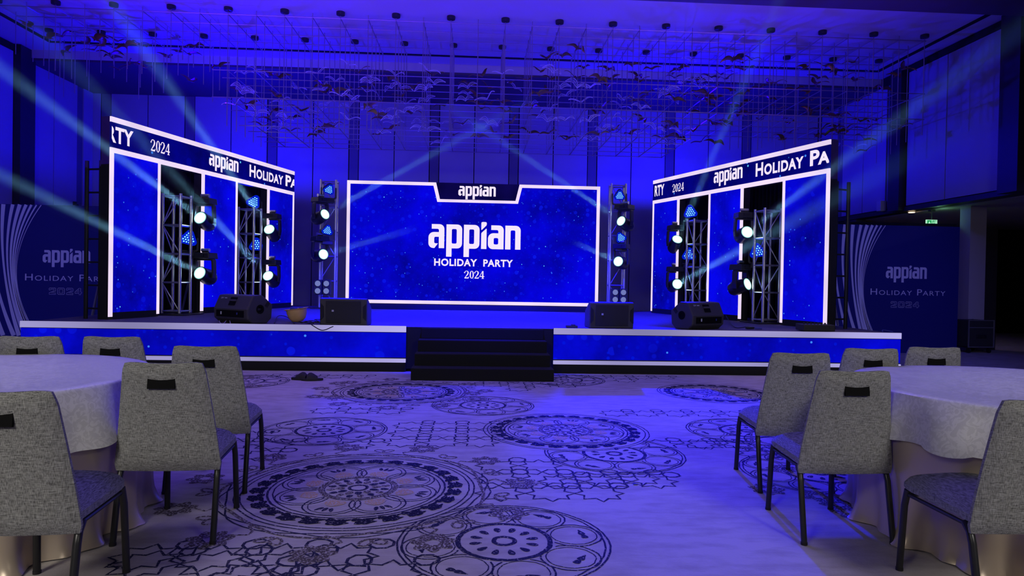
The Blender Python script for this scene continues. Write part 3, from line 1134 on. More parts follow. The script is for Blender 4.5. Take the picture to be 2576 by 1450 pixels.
# ------------------------------------------------------------------ scenic portals of display columns
def portal(p0, p1, label, words, flip, base_black=.10):
    d = Vector((p1[0] - p0[0], p1[1] - p0[1]))
    Ln = d.length
    rz = math.atan2(d.y, d.x)
    t = thing('display_portal', label, 'screen', (p0[0], p0[1], ST), rz, 'angled display portals beside the stage')
    H = 3.47 - ST
    hz0, hz1 = H - .50, H
    fr = MB()
    fr.span((0, .02, hz0), (Ln, .16, H), 'black_matte')
    for k in (0, 2, 4):
        fr.span((Ln * k / 5, .02, 0), (Ln * (k + 1) / 5, .16, hz0), 'black_matte')
    fr.build('cabinet', t)
    MB().span((0, -.004, hz1 - .075), (Ln, .02, hz1), 'led_white').build('light_strip', t)
    MB().span((0, -.004, hz0 - .005), (Ln, .02, hz0 + .068), 'led_white').build('light_strip', t)
    MB().span((0, .0, hz0 + .068), (Ln, .02, hz1 - .075), 'header_video').build('header_panel', t)
    for k in (0, 2, 4):
        x0, x1 = Ln * k / 5, Ln * (k + 1) / 5
        MB().span((x0 + .06, 0, base_black), (x1 - .06, .02, hz0 - .005), 'portal_video').build('column_panel', t)
        MB().span((x0, -.002, base_black * .4), (x0 + .06, .02, hz0 - .005), 'led_white').build('light_strip', t)
        MB().span((x1 - .06, -.002, base_black * .4), (x1, .02, hz0 - .005), 'led_white').build('light_strip', t)
        MB().span((x0 + .06, 0, 0), (x1 - .06, .02, base_black), 'black_matte').build('plinth', t)
    groups = {}

    def ux(px):
        """where the sight line through a column of pixels meets the header, along the header"""
        r_ = ray(px, 450)
        s = (p0[0] * r_.y - p0[1] * r_.x) / (d.y * r_.x - d.x * r_.y) * 1.0
        return s * Ln
    for kind, x0, x1, zc, hh in words:
        a, b__ = ux(x0), ux(x1)
        z = hz0 + zc
        mb = groups.setdefault({'logo': 'logo_lettering', '2024': 'year_lettering'}.get(kind, 'word_lettering'), MB())
        if kind == 'logo':
            put(mb, ([Vector((a + v.x / 3.84 * (b__ - a), z + v.y * hh)) for v in LOGO[0]], LOGO[1]), 0, 'letter_white')
        elif kind == '2024':
            put(mb, fit(SERIF, a, z, b__ - a, hh), 0, 'letter_white')
        else:
            shp = fit({'hol': T_HOL, 'pa': T_PA, 'rty': T_RTY}[kind], a, z, b__ - a, hh)
            put(mb, clip(shp, .012, Ln - .012), 0, 'letter_white')
    for gn, g_ in groups.items():
        g_.build(gn, t)
    bk = MB()
    for k in (.1, .5, .9):
        bk.tube([(Ln * k, .2, 0), (Ln * k, .2, H - .1)], .025, 'aluminium')
        bk.tube([(Ln * k, .2, H * .8), (Ln * k, .75, 0.02)], .02, 'aluminium')
    bk.build('support_frame', t)
    ex = Ln - .05 if flip else .05
    sd = MB()
    for yy in (.20, .44):
        sd.tube([(ex, yy, 0), (ex, yy, 2.25)], .028, 'black_steel')
    for k in range(7):
        sd.tube([(ex, .20, .15 + .33 * k), (ex, .44, .15 + .33 * k)], .014, 'black_steel')
    sd.build('ladder_frame', t)
    return t


PL0, PL1 = (-5.13, 9.8), (-3.83, 14.5)
PR0, PR1 = (3.82, 14.47), (5.295, 9.9)
portal(PL0, PL1, 'tall display portal left of the centre screen, its header sloping away to the right', [('rty', 268, 334, .14, .23), ('2024', 377, 426, .16, .18), ('logo', 525, 599, .17, .20), ('hol', 627, 712, .15, .23), ('pa', 718, 747, .15, .23)], False)
portal(PR0, PR1, 'tall display portal right of the centre screen, its header rising towards the right', [('rty', 1648, 1672, .15, .23), ('2024', 1692, 1721, .16, .17), ('logo', 1796, 1868, .18, .20), ('hol', 1901, 2021, .15, .23), ('pa', 2037, 2087, .15, .24)], True)


def portal_pt(px, side, off=0.0):
    """point on a portal's plan line (moved back by off) seen in pixel column px"""
    p0, p1 = (PL0, PL1) if side < 0 else (PR0, PR1)
    d = Vector((p1[0] - p0[0], p1[1] - p0[1])).normalized()
    nb = Vector((-d.y, d.x))
    q0 = (p0[0] + nb.x * off, p0[1] + nb.y * off)
    r_ = ray(px, 600)
    s = (q0[0] * r_.y - q0[1] * r_.x) / (d.y * r_.x - d.x * r_.y)
    return q0[0] + d.x * s, q0[1] + d.y * s, math.atan2(d.y, d.x)


# black masking drapes behind the openings
def drape(px0, px1, side, label):
    a = portal_pt(px0, side, .85)
    b__ = portal_pt(px1, side, .85)
    w = math.hypot(b__[0] - a[0], b__[1] - a[1])
    t = MB()
    n = 60
    pts = [(w * i / n, .035 * math.sin(i * 1.3)) for i in range(n + 1)]
    vs = [(x, y + dy, z) for dy in (0, .01) for z in (.01, 2.72) for x, y in pts]
    m1 = n + 1
    fs = [(i, i + 1, m1 + i + 1, m1 + i) for i in range(n)] + [(2 * m1 + i, 3 * m1 + i, 3 * m1 + i + 1, 2 * m1 + i + 1) for i in range(n)]
    fs += [(m1 + i, m1 + i + 1, 3 * m1 + i + 1, 3 * m1 + i) for i in range(n)]
    t.add(vs, fs, 'drape_black')
    o = t.build('masking_drape', smooth=True)
    o.location = (a[0], a[1], ST)
    o.rotation_euler = (0, 0, math.atan2(b__[1] - a[1], b__[0] - a[0]))
    tag(o, label, 'drape')


drape(388, 520, -1, 'black drape behind the wide opening of the left display portal, nearer the audience')
drape(580, 682, -1, 'black drape behind the farther opening of the left display portal')
drape(1694, 1792, 1, 'black drape behind the farther opening of the right display portal')
drape(1858, 1975, 1, 'black drape behind the wide opening of the right display portal, nearer the audience')


# ------------------------------------------------------------------ trusses
def truss(x, y, rz, h, label, w=.30, base=.62):
    t = thing('truss_tower', label, 'truss', (x, y, ST), rz, 'lighting truss towers on the stage')
    for sx in (-1, 1):
        for sy in (-1, 1):
            MB().tube([(sx * w / 2, sy * w / 2, .03), (sx * w / 2, sy * w / 2, h)], .024, 'aluminium', 12).build('main_tube', t, smooth=True)
    br = MB()
    n = max(2, round(h / .55))
    dz = (h - .1) / n
    for k in range(n + 1):
        z = .06 + dz * k
        c = [(-w / 2, -w / 2), (w / 2, -w / 2), (w / 2, w / 2), (-w / 2, w / 2)]
        for i in range(4):
            a, b__ = c[i], c[(i + 1) % 4]
            br.tube([(*a, z), (*b__, z)], .014, 'aluminium', 8)
            if k < n and i in (0, 3):
                p, q = (a, b__) if (k + i) % 2 else (b__, a)
                br.tube([(*p, z), (*q, z + dz)], .009, 'aluminium', 8)
    br.build('bracing', t, smooth=True)
    MB().box((0, 0, .012), (base, base, .02), 'black_steel').build('base_plate', t, bevel=.004)
    return t


def clamp(t, y0, z):
    pass


BEAM_CONES = []


def beam_light(px, py, Y, end, label, power=1.0, ln=8.0, cone=2.2):
    """moving head hanging under its base; end = (px, py, Y) a point on its beam"""
    p = at(px, py, Y)
    e = at(*end)
    d = (e - p).normalized()
    rz = math.atan2(d.x, -d.y) if abs(d.x) + abs(d.y) > 1e-6 else 0
    hc = p - d * .16
    t = thing('moving_head_beam', label, 'stage light', (hc.x, hc.y, hc.z), 0, 'white moving head beam lights')
    M = Matrix.Rotation(R(0), 3, 'Z')
    yw = math.atan2(d.y, d.x) + PI / 2
    Mz = Matrix.Rotation(yw, 3, 'Z')
    b1 = MB()
    b1.box((0, 0, .335), (.30, .26, .10), 'black_plastic', M=Mz, taper=.94)
    b = b1.build('base', t, bevel=.012)
    MB().box(Mz @ Vector((0, -.134, .34)), (.11, .01, .045), 'grille_cloth', M=Mz).build('display', b)
    MB().box((0, 0, .395), (.10, .05, .04), 'black_steel', M=Mz).tube([Mz @ Vector((-.07, 0, .43)), Mz @ Vector((.07, 0, .43))], .03, 'aluminium', 12).build('clamp', b)
    yk = MB()
    for s in (-1, 1):
        prof = [(s * .145, .285), (s * .17, .26), (s * .178, .05), (s * .165, -.04), (s * .14, -.05), (s * .145, .05), (s * .135, .24), (s * .10, .285)]
        yk.prism(prof, -.045, .045, 'black_plastic', M=Mz)
    yk.box((0, 0, .272), (.28, .10, .03), 'black_plastic', M=Mz)
    yk.build('yoke', t, bevel=.006)
    Md = d.to_track_quat('Z', 'Y').to_matrix()
    MB().lathe([(.05, -.19), (.10, -.185), (.125, -.14), (.132, -.05), (.122, .02), (.112, .10), (.116, .145), (.108, .158), (.098, .150)], 'black_plastic', 28, M=Md).build('head', t, smooth=True)
    MB().lathe([(.0, .148), (.088, .148), (.088, .156), (0, .160)], 'beam_lens', 28, M=Md).build('lens', t)
    MB().lathe([(.0885, .150), (.101, .152), (.101, .160), (.0885, .160)], 'lens_ring', 28, M=Md, cap=False).build('lens_ring', t)
    lp = d * .19
    lamp('beam', 'SPOT', (lp.x, lp.y, lp.z), 15000 * power, (.26, .66, 1.0), aim=lp + d, size=.05, cone=R(cone), blend=.35, parent=t)
    BEAM_CONES.append((hc + d * .20, d, ln, cone))
    return t


def wash_light(px, py, Y, roll_, label, aim=None, power=1.0, cone=62, size=.15):
    """small moving wash standing above its base: a rounded triangle of bright cells"""
    p = at(px, py, Y)
    aim = Vector(aim if aim else (p.x * .3, 3.0, 2.2))
    d = (aim - p).normalized()
    t = thing('moving_head_wash', label, 'stage light', tuple(p - d * .07), 0, 'blue moving wash lights')
    yw = math.atan2(d.y, d.x) + PI / 2
    Mz = Matrix.Rotation(yw, 3, 'Z')
    b = MB().box((0, 0, -.245), (.22, .20, .075), 'black_plastic', M=Mz, taper=.9).build('base', t, bevel=.01)
    yk = MB()
    for s in (-1, 1):
        yk.prism([(s * .135, -.20), (s * .155, -.18), (s * .155, .02), (s * .13, .03), (s * .128, -.16), (s * .09, -.20)], -.03, .03, 'black_plastic', M=Mz)
    yk.box((0, 0, -.195), (.27, .07, .022), 'black_plastic', M=Mz)
    yk.build('yoke', t, bevel=.004)
    Md = d.to_track_quat('Z', 'Y').to_matrix() @ Matrix.Rotation(roll_, 3, 'Z')

    def tri(r_, z, n=6):
        out = []
        for k in range(3):
            a = PI / 2 + 2 * PI * k / 3
            cx, cy = r_ * .62 * math.cos(a), r_ * .62 * math.sin(a)
            for i in range(n + 1):
                q = a - PI / 3 + 2 * PI / 3 * i / n
                out.append(Vector((cx + r_ * .42 * math.cos(q), cy + r_ * .42 * math.sin(q), z)))
        return out
    hb = MB()
    rings = [tri(size * .5, -.10), tri(size * .85, -.08), tri(size * 1.0, 0), tri(size * .98, .06)]
    n = len(rings[0])
    hb.add([Md @ q for rg in rings for q in rg], [(i * n + k, i * n + (k + 1) % n, (i + 1) * n + (k + 1) % n, (i + 1) * n + k) for i in range(3) for k in range(n)] + [tuple(range(n))], 'black_plastic')
    hd = hb.build('head', t, smooth=True)
    MB().add([Md @ q for q in tri(size * .95, .058)], [tuple(range(n))], 'wash_face').build('glowing_face', t)
    lb = MB()
    for row in range(5):
        cnt = 5 - row if row else 4
        cnt = (4, 5, 4, 3, 2)[row]
        for i in range(cnt):
            cx = (i - (cnt - 1) / 2) * size * .27
            cy = (row - 1.75) * size * .25
            lb.lathe([(0.0125 * size / .15 + .001, .059), (0.0125 * size / .15, .066), (0, .068)], 'wash_led', 8, M=Md, o=Md @ Vector((cx, cy, 0)))
    lb.build('led_cells', t)
    lp = d * .10
    lamp('wash', 'SPOT', (lp.x, lp.y, lp.z), 60 * power, (0.0, 0.0, 1.0), aim=lp + d, size=.08, cone=R(cone), blend=.5, parent=t)
    return t


def blinder(px, py, Y, label):
    p = at(px, py, Y)
    t = thing('blinder_light', label, 'stage light', (p.x, p.y, p.z), 0, 'four-cell blinder lights')
    b1 = MB()
    for s in (-1, 1):
        b1.box((s * .085, .03, 0), (.155, .12, .30), 'black_plastic')
    b1.build('housing', t, bevel=.01)
    Mx = Matrix.Rotation(R(90), 3, 'X')
    for sx in (-1, 1):
        for sz in (-1, 1):
            l = MB().lathe([(.062, .0), (.064, .012), (.056, .012)], 'black_steel', 20, M=Mx, o=(sx * .085, -.03, sz * .075), cap=False).build('reflector', t, smooth=True)
            MB().lathe([(0, .004), (.054, .004), (.056, .010), (.02, .004), (0, .012)], 'blinder_lens', 20, M=Mx, o=(sx * .085, -.03, sz * .075)).build('lens', l)
    return t


# towers in the portal openings
def tower_at(px0, px1, pytop, pybot, side, label, off=.25):
    x, y, rz = portal_pt((px0 + px1) / 2, side, off)
    ztop = at((px0 + px1) / 2, pytop, y).z
    return truss(x, y, R(8) * side, ztop - ST, label), (x, y)


tower_at(421, 468, 490, 795, -1, 'aluminium truss tower in the nearer opening of the left portal', .12)
tower_at(610, 646, 523, 780, -1, 'aluminium truss tower in the farther opening of the left portal', .15)
tower_at(1738, 1772, 552, 780, 1, 'aluminium truss tower in the farther opening of the right portal', .15)
tower_at(1907, 1955, 526, 805, 1, 'aluminium truss tower in the nearer opening of the right portal', .12)
c1 = at(822, 700, 14.0)
truss(c1.x, 14.15, R(4), at(822, 452, 14.0).z - ST, 'aluminium truss tower between the left portal and the centre screen')
c2 = at(1553, 700, 14.0)
truss(c2.x, 14.15, R(-4), at(1553, 462, 14.0).z - ST, 'aluminium truss tower between the centre screen and the right portal')


def Yof(px, side, off=0.0):
    return portal_pt(px, side, off)[1]


yl1, yl2 = Yof(500, -1) - .15, Yof(675, -1) - .1
yr1, yr2 = Yof(1704, 1) - .1, Yof(1881, 1) - .15
# white beams
beam_light(503, 548, yl1, (0, 172, 7.6), 'white beam light in the nearer opening of the left portal, the upper one', ln=10, power=1.5)
beam_light(502, 687, yl1, (0, 440, 8.0), 'white beam light in the nearer opening of the left portal, the lower one', ln=10, power=1.5)
beam_light(677, 577, yl2, (290, 20, 8.6), 'white beam light in the farther opening of the left portal, the upper one', ln=10, power=1.5)
beam_light(674, 694, yl2, (330, 330, 9.5), 'white beam light in the farther opening of the left portal, the lower one', ln=10, power=1.5)
beam_light(818, 539, 13.70, (1120, 370, 11.6), 'upper white beam light on the truss between left portal and centre screen', 2.0, ln=5.5, cone=1.6)
beam_light(814, 640, 13.70, (1010, 585, 11.6), 'lower white beam light on the truss between left portal and centre screen', 1.3, ln=3.2, cone=1.6)
beam_light(1562, 556, 13.70, (1290, 375, 11.6), 'upper white beam light on the truss between centre screen and right portal', 2.0, ln=5.0, cone=1.6)
beam_light(1555, 658, 13.70, (1420, 600, 11.6), 'lower white beam light on the truss between centre screen and right portal', 1.3, ln=2.2, cone=1.6)
beam_light(1704, 602, yr1, (1905, 130, 10.0), 'white beam light in the farther opening of the right portal, the upper one', .7)
beam_light(1704, 715, yr1, (1990, 560, 9.0), 'white beam light in the farther opening of the right portal, the lower one')
beam_light(1880, 584, yr2, (2060, 450, 9.0), 'white beam light in the nearer opening of the right portal, the upper one', .7)
beam_light(1881, 715, yr2, (2500, 515, 8.5), 'white beam light in the nearer opening of the right portal, the lower one')
# blue washes
wash_light(475, 600, yl1 + .05, R(-14), 'tilted blue wash light in the nearer opening of the left portal', aim=(1, 2, 3.5))
wash_light(638, 508, yl2 + .05, R(-25), 'blue wash light in the farther opening of the left portal, upper of the two', aim=(-4, 3, 4.5))
wash_light(645, 617, yl2 + .05, 0, 'blue wash light in the farther opening of the left portal, lower of the two', aim=(-1, 3, 1.0))
wash_light(828, 478, 13.80, R(-20), 'topmost blue wash light on the truss left of the centre screen', aim=(-.5, 7.2, 0), power=90, cone=20, size=.12)
wash_light(824, 580, 13.80, R(-12), 'second blue wash light down the truss left of the centre screen', aim=(0, 3, 3), size=.12)
wash_light(1559, 493, 13.80, 0, 'topmost blue wash light on the truss right of the centre screen', aim=(2.0, 6.6, 0), power=190.0, cone=22, size=.12)
wash_light(1562, 598, 13.80, R(25), 'second blue wash light down the truss right of the centre screen', aim=(2, 3, 3), size=.12)
wash_light(1737, 534, yr1 + .05, R(8), 'blue wash light in the farther opening of the right portal, upper of the two', aim=(2.5, 4, 1.2))
wash_light(1733, 641, yr1 + .05, 0, 'blue wash light in the farther opening of the right portal, lower of the two', aim=(2.2, 4, .5))
wash_light(1905, 632, yr2 + .05, R(12), 'tilted blue wash light in the nearer opening of the right portal', aim=(-1, 2, 3.5))
blinder(811, 723, 13.8, 'black four-cell blinder low on the truss left of the centre screen')
blinder(1557, 745, 13.8, 'black four-cell blinder low on the truss right of the centre screen')

# stands for the added floods, hidden by the portals (dish shapes the light cutoff)
for k, (ux, uy, uz, ue) in enumerate(UPLIGHTS):
    t = thing('added_flood', ('added unseen blue flood on a stand behind the left display portal', 'added unseen blue flood on a stand behind the right display portal')[k], 'stage light', (ux, uy, 0), 0, 'added floods behind the portals')
    MB().lathe([(.02, uz - .06), (.42, uz - .034), (.42, uz - .028), (.02, uz - .05)], 'black_steel', 32).build('dish', t)
    MB().tube([(0, 0, .05), (0, 0, uz - .05)], .02, 'black_steel').build('pole', t)
    mb = MB()
    for a in range(3):
        mb.tube([(0, 0, .5), (.30 * math.cos(a * 2.1), .30 * math.sin(a * 2.1), .01)], .012, 'black_steel')
    mb.build('tripod', t)


# ------------------------------------------------------------------ monitors, hat, cables, box
def wedge(x, y, rz, label, w=.66, group='stage monitor speakers'):
    """floor monitor seen from behind; long axis local x, back face towards -y"""
    t = thing('stage_monitor', label, 'speaker', (x, y, ST), rz, group)
    prof = [(-.20, .07), (-.21, .20), (-.12, .385), (.04, .395), (.215, .26), (.20, .07), (.12, .0), (-.12, .0)]
    n = len(prof)
    c = MB()
    vs = [(sx * w / 2, p[0], p[1]) for sx in (-1, 1) for p in prof]
    c.add(vs, [tuple(range(n)), tuple(range(2 * n - 1, n - 1, -1))] + [(k, n + k, n + (k + 1) % n, (k + 1) % n) for k in range(n)], 'speaker_paint')
    c.build('cabinet', t, bevel=.018)
    # rear handle pocket and lower connector panel
    h = MB()
    e1, e2 = Vector((0, -.21, .20)), Vector((0, -.12, .385))
    up = (e2 - e1).normalized()
    nn = Vector((0, -up.z, up.y))
    Mh = Matrix((Vector((1, 0, 0)), -nn, up)).transposed()
    cpt = (e1 + e2) / 2 + nn * .002
    h.box(cpt + up * .01, (.13, .008, .12), 'handle_black', M=Mh)
    h.build('handle_recess', t)
    MB().box(cpt + up * .02 + nn * .004, (.135, .02, .028), 'speaker_paint', M=Mh).build('handle', t, bevel=.004)
    lg = MB()
    lv, lf = fit(T_DV, -w * .33 - .035, .043, .055, .024)
    lg.add([cpt + Mh @ Vector((v.x, -.003, v.y)) for v in lv], lf, 'logo_print')
    lg.box(cpt + Vector((-w * .33 + .06, 0, 0)) + up * .055 + nn * .001, (.045, .004, .012), 'logo_print', M=Mh)
    lg.build('badge', t)
    cp = MB()
    cp.box((0, -.212, .135), (w * .8, .008, .09), 'handle_black')
    cp.box((-w * .25, -.218, .14), (.02, .01, .04), 'white_plug').box((w * .22, -.218, .14), (.015, .01, .03), 'blue_cloth')
    cp.build('connector_panel', t)
    for s in (-1, 1):
        ec = MB()
        ec.lathe([(.062, 0), (.062, .006), (.045, .006), (.04, -.0)], 'handle_black', 20, M=Matrix.Rotation(R(90), 3, 'Y'), o=(s * w / 2 if s > 0 else -w / 2 - .006, .0, .20))
        ec.box((s * (w / 2 + .002), -.02, .20), (.006, .05, .03), 'black_matte')
        ec.box((s * (w / 2 + .002), .12, .26), (.006, .05, .07), 'black_matte', M=Matrix.Rotation(R(-40), 3, 'X'))
        ec.build('pole_socket', t)
    return t


w1, w4 = on_z(606, 817, ST), on_z(1762, 832, ST)
wedge(w1.x - .10, w1.y + .37, R(-33), 'black wedge monitor at left of the stage edge, white badge on its sloping back', w=.70)
wedge(w4.x + .08, w4.y + .37, R(30), 'black wedge monitor at right of the stage edge, loose cable on its right')


def flat_monitor(x, y, rz, label):
    t = thing('stage_monitor', label, 'speaker', (x, y, ST), rz, 'stage monitor speakers')
    w = .64
    prof = [(-.15, 0), (-.17, .36), (-.10, .375), (.14, .24), (.17, .02), (.15, 0)]
    n = len(prof)
    MB().add([(sx * w / 2, p[0], p[1]) for sx in (-1, 1) for p in prof], [tuple(range(n)), tuple(range(2 * n - 1, n - 1, -1))] + [(k, n + k, n + (k + 1) % n, (k + 1) % n) for k in range(n)], 'speaker_paint').build('cabinet', t, bevel=.012)
    MB().box((0, -.168, .185), (w * .74, .012, .30), 'grille_cloth', M=Matrix.Rotation(R(3.2), 3, 'X')).build('grille', t, bevel=.004)
    for s in (-1, 1):
        MB().prism([(s * w * .485, .07), (s * w * .485, .30), (s * w * .42, .26), (s * w * .42, .11)], -.182, -.16, 'black_matte').build('bass_port', t)
    MB().box((-w * .22, -.178, .20), (.028, .004, .026), 'logo_print').build('badge', t)
    return t


w2, w3 = on_z(868, 821, ST), on_z(1535, 828, ST)
flat_monitor(w2.x - .035, w2.y + .26, R(-3), 'low black monitor speaker just left of the steps, cables piled before it')
flat_monitor(w3.x + .03, w3.y + .26, R(4), 'low black monitor speaker just right of the steps')

hp = on_z(745, 814, ST)
t = thing('hard_hat', 'tan upturned hard hat with blue things in it on the stage edge', 'hat', (hp.x, hp.y + .1, ST), R(10))
Mt = Matrix.Rotation(R(-8), 3, 'Y')
MB().lathe([(.02, .0), (.07, .012), (.11, .05), (.135, .12), (.14, .175), (.165, .187), (.168, .194), (.135, .185), (.128, .12), (.10, .055), (.0, .02)], 'tan_shell', 32, M=Mt, o=(0, 0, .012)).build('shell', t, smooth=True)
mb = MB()
for k in range(6):
    a = k * 1.05
    mb.lathe([(.0, -.035), (.03, -.02), (.038, 0), (.028, .025), (0, .035)], 'blue_cloth', 10, o=(.075 * math.cos(a), .075 * math.sin(a), .18 + .01 * (k % 2)))
mb.build('contents', t, smooth=True)


def cable(pts, r_, label, mat='rubber', name='cable'):
    q = [Vector(p) for p in pts]
    out = []
    for i in range(len(q) - 1):
        p0, p1, p2, p3 = q[max(i - 1, 0)], q[i], q[i + 1], q[min(i + 2, len(q) - 1)]
        for k in range(6):
            t_ = k / 6
            out.append(.5 * ((2 * p1) + (-p0 + p2) * t_ + (2 * p0 - 5 * p1 + 4 * p2 - p3) * t_ ** 2 + (-p0 + 3 * p1 - 3 * p2 + p3) * t_ ** 3))
    out.append(q[-1])
    o = MB().tube(out, r_, mat, 6).build(name, smooth=True)
    tag(o, label, 'cable')
    return o


def onst(px, py, dz=.008):
    q = on_z(px, py, ST)
    return (q.x, q.y, ST + dz)


f0 = lambda px, z: (at(px, 820, 9.15).x, 9.155, z)
cable([onst(690, 815), onst(700, 802, .04), onst(722, 803, .03), onst(742, 818)], .006, 'dark cable arching on the stage beside the tan hard hat')
cable([(f0(775, 0)[0], 9.3, ST + .015), f0(785, ST + .01), f0(805, ST - .05), f0(818, ST - .05), f0(835, ST - .01), (f0(846, 0)[0], 9.3, ST + .015)], .006, 'dark cable sagging over the white strip before the left monitor')
mb = MB()
random.seed(5)
for k in range(7):
    c = on_z(random.uniform(775, 850), random.uniform(808, 818), ST)
    pts = [(c.x + random.uniform(.05, .14) * math.cos(a * .9 + k), c.y + random.uniform(.03, .09) * math.sin(a * .9 + k), ST + .012 + random.uniform(0, .03)) for a in range(8)]
    mb.tube(pts, .005, 'rubber', 6)
tag(mb.build('cable_pile', smooth=True), 'tangle of thin dark cables lying before the monitor left of the steps', 'cable')
cable([onst(1822, 800, .12), onst(1832, 812, .05), onst(1850, 826), onst(1880, 824), onst(1905, 828)], .006, 'dark cable trailing to the right of the wedge monitor at right')
cable([onst(556, 798, .12), onst(552, 812, .02), onst(562, 816), onst(575, 810, .05), onst(580, 817)], .005, 'thin pale cable hanging from the wedge monitor at left', mat='logo_print')
mb = MB()
c = on_z(1886, 829, ST)
mb.box((c.x, c.y, ST + .02), (.12, .05, .03), 'black_plastic', rz=.3).box((c.x + .12, c.y - .02, ST + .015), (.10, .04, .02), 'blue_cloth', rz=-.3)
tag(mb.build('power_adapter', bevel=.003), 'small adapter with blue sleeve on the stage right of the wedge monitor', 'adapter')
c = on_z(2066, 836, ST)
t = thing('stage_box', 'flat black connector box on the stage at the foot of the right portal', 'box', (c.x, c.y + .18, ST), R(-4))
MB().box((0, 0, .055), (.44, .30, .09), 'case_black').build('body', t, bevel=.006)
mb = MB()
for k in range(8):
    mb.tube([(-.18 + .05 * k, -.05, .10), (-.18 + .05 * k, -.05, .125)], .012, 'black_plastic', 8)
mb.build('sockets', t)
c = on_z(1440, 826, ST)
tag(MB().box((c.x, c.y + .08, ST + .018), (.16, .10, .03), 'case_black').box((c.x + .02, c.y + .07, ST + .04), (.06, .05, .015), 'black_plastic').build('foot_pedal', bevel=.004), 'small black pedal on the stage left of the monitor by the steps', 'pedal')
cable([(at(2210, 836, 9.5).x, 9.4, ST + .01), (at(2222, 836, 9.5).x, 9.5, ST + .03), (at(2236, 836, 9.5).x, 9.4, ST + .01)], .008, 'short blue cable loop at the right end of the stage', mat='blue_cloth')

# slippers on the carpet
s0 = on_z(768, 957)
slip = thing('slipper', 'dark slipper with toe to the left on the carpet before the stage', 'slipper', (s0.x - .05, s0.y + .02, 0), R(172), 'pair of dark slippers')


def slipper_parts(t):
    sole = []
    n = 26
    for k in range(n):
        a = 2 * PI * k / n
        x = .13 * math.cos(a)
        y = (.045 + .010 * math.cos(a)) * math.sin(a)
        sole.append((x, y))
    mb = MB()
    vs = [(x, y, z) for z in (.004, .028) for x, y in sole]
    mb.add(vs, [tuple(range(n - 1, -1, -1)), tuple(range(n, 2 * n))] + [(k, (k + 1) % n, n + (k + 1) % n, n + k) for k in range(n)], 'rubber')
    mb.build('sole', t, smooth=True)
    vs, fs = [], []
    for i in range(6):
        x = -.065 + i * .026
        hw, hh = .054 - .004 * i * .3, (.050, .078, .082, .070, .052, .036)[i]
        for k in range(9):
            a = PI * k / 8
            vs.append((x, hw * math.cos(a), .018 + hh * math.sin(a)))
        for k in range(9):
            a = PI * k / 8
            vs.append((x, (hw - .006) * math.cos(a), .018 + (hh - .006) * math.sin(a)))
    for i in range(5):
        for k in range(8):
            fs.append((i * 18 + k, i * 18 + k + 1, (i + 1) * 18 + k + 1, (i + 1) * 18 + k))
            fs.append((i * 18 + 9 + k, (i + 1) * 18 + 9 + k, (i + 1) * 18 + 10 + k, i * 18 + 10 + k))
    for i in (0, 5):
        for k in range(8):
            fs.append((i * 18 + k, i * 18 + k + 1, i * 18 + 10 + k, i * 18 + 9 + k))
    MB().add(vs, fs, 'rubber').build('strap', t, smooth=True)


slipper_parts(slip)
dup(slip, (s0.x + .09, s0.y - .03, 0), R(12), 'dark slipper with toe to the right on the carpet before the stage')
pc = on_z(1590, 939)
tag(MB().box((pc.x, pc.y - .06, .012), (.16, .06, .02), 'damask', taper=.5).build('paper_napkin'), 'small crumpled pale napkin on the carpet against the stage skirt', 'napkin')
pc = on_z(1598, 1220)
tag(MB().box((pc.x, pc.y, .004), (.03, .02, .006), 'blue_cloth', taper=.6).build('confetti'), 'tiny blue scrap lying on the open carpet', 'scrap')

# ------------------------------------------------------------------ printed backdrops


def backdrop(x_right, Y, label, W=3.05, H=2.44, rz=0.0):
    t = thing('printed_backdrop', label, 'backdrop', (x_right, Y, 0), rz, 'printed banner walls at the sides of the stage')
    MB().span((-W, 0, 0), (0, .06, H), 'banner_blue').build('panel', t)
    k = 1 / 408.0
    sw = []
    T = [1000, 1090, 1170, 1232, 1296, 1345, 1388, 1425, 1460, 1492]
    Bm = [1130, 1195, 1262, 1310, 1340, 1364, 1380, 1391, 1400, 1406]
    Cm = [1015, 1067, 1114, 1199, 1206, 1215, 1216, 1216, 1214, 1211]
    Wd = [30, 30, 30, 29, 25, 27, 22, 16, 10, 6]
    for i in range(10):
        pts, ws = [], []
        for j in range(31):
            s = j / 30 * 1.15
            x = T[i] * (1 - s) ** 2 + 2 * s * (1 - s) * Cm[i] + Bm[i] * s * s
            pts.append(((x - 2095) * k, H - .004 - (815 * k) * s))
            ws.append(Wd[i] * k * (1 - .5 * math.sin(PI * min(s, 1.15) / 1.1)))
        sw.append(ribbon(pts, ws))
    mb = MB()
    put(mb, clip(merge(sw), -W, 0), 0, 'banner_silver', t=.002)
    mb.build('stripe_pattern', t)
    mb = MB()
    put(mb, ([Vector((-1.446 + v.x / 3.84 * .81, 1.43 + v.y * .22)) for v in LOGO[0]], LOGO[1]), 0, 'banner_silver', t=.002)
    mb.build('logo_lettering', t)
    mb = MB()
    put(mb, fit(HP_WIDE, -1.74, 1.11, 1.483, .118), 0, 'banner_silver', t=.002)
    mb.build('word_lettering', t)
    mb = MB()
    put(mb, fit(OUTLINED, -1.335, .87, .56, .118), 0, 'banner_silver', t=.002)
    mb.build('year_lettering', t)
    st_ = MB()
    for x in (-W + .3, -.3):
        st_.tube([(x, .08, 1.8), (x, .9, .02)], .02, 'black_steel').tube([(x, .08, .05), (x, .9, .05)], .02, 'black_steel')
    st_.build('brace', t)
    return t


br_ = at(2413, 640, 12.5)
backdrop(br_.x, 12.5, 'dark blue printed backdrop wall right of the stage, fully readable')
bl_ = at(321, 640, 12.3)
backdrop(bl_.x, 12.3, 'dark blue printed backdrop wall left of the stage, partly hidden by the portal')

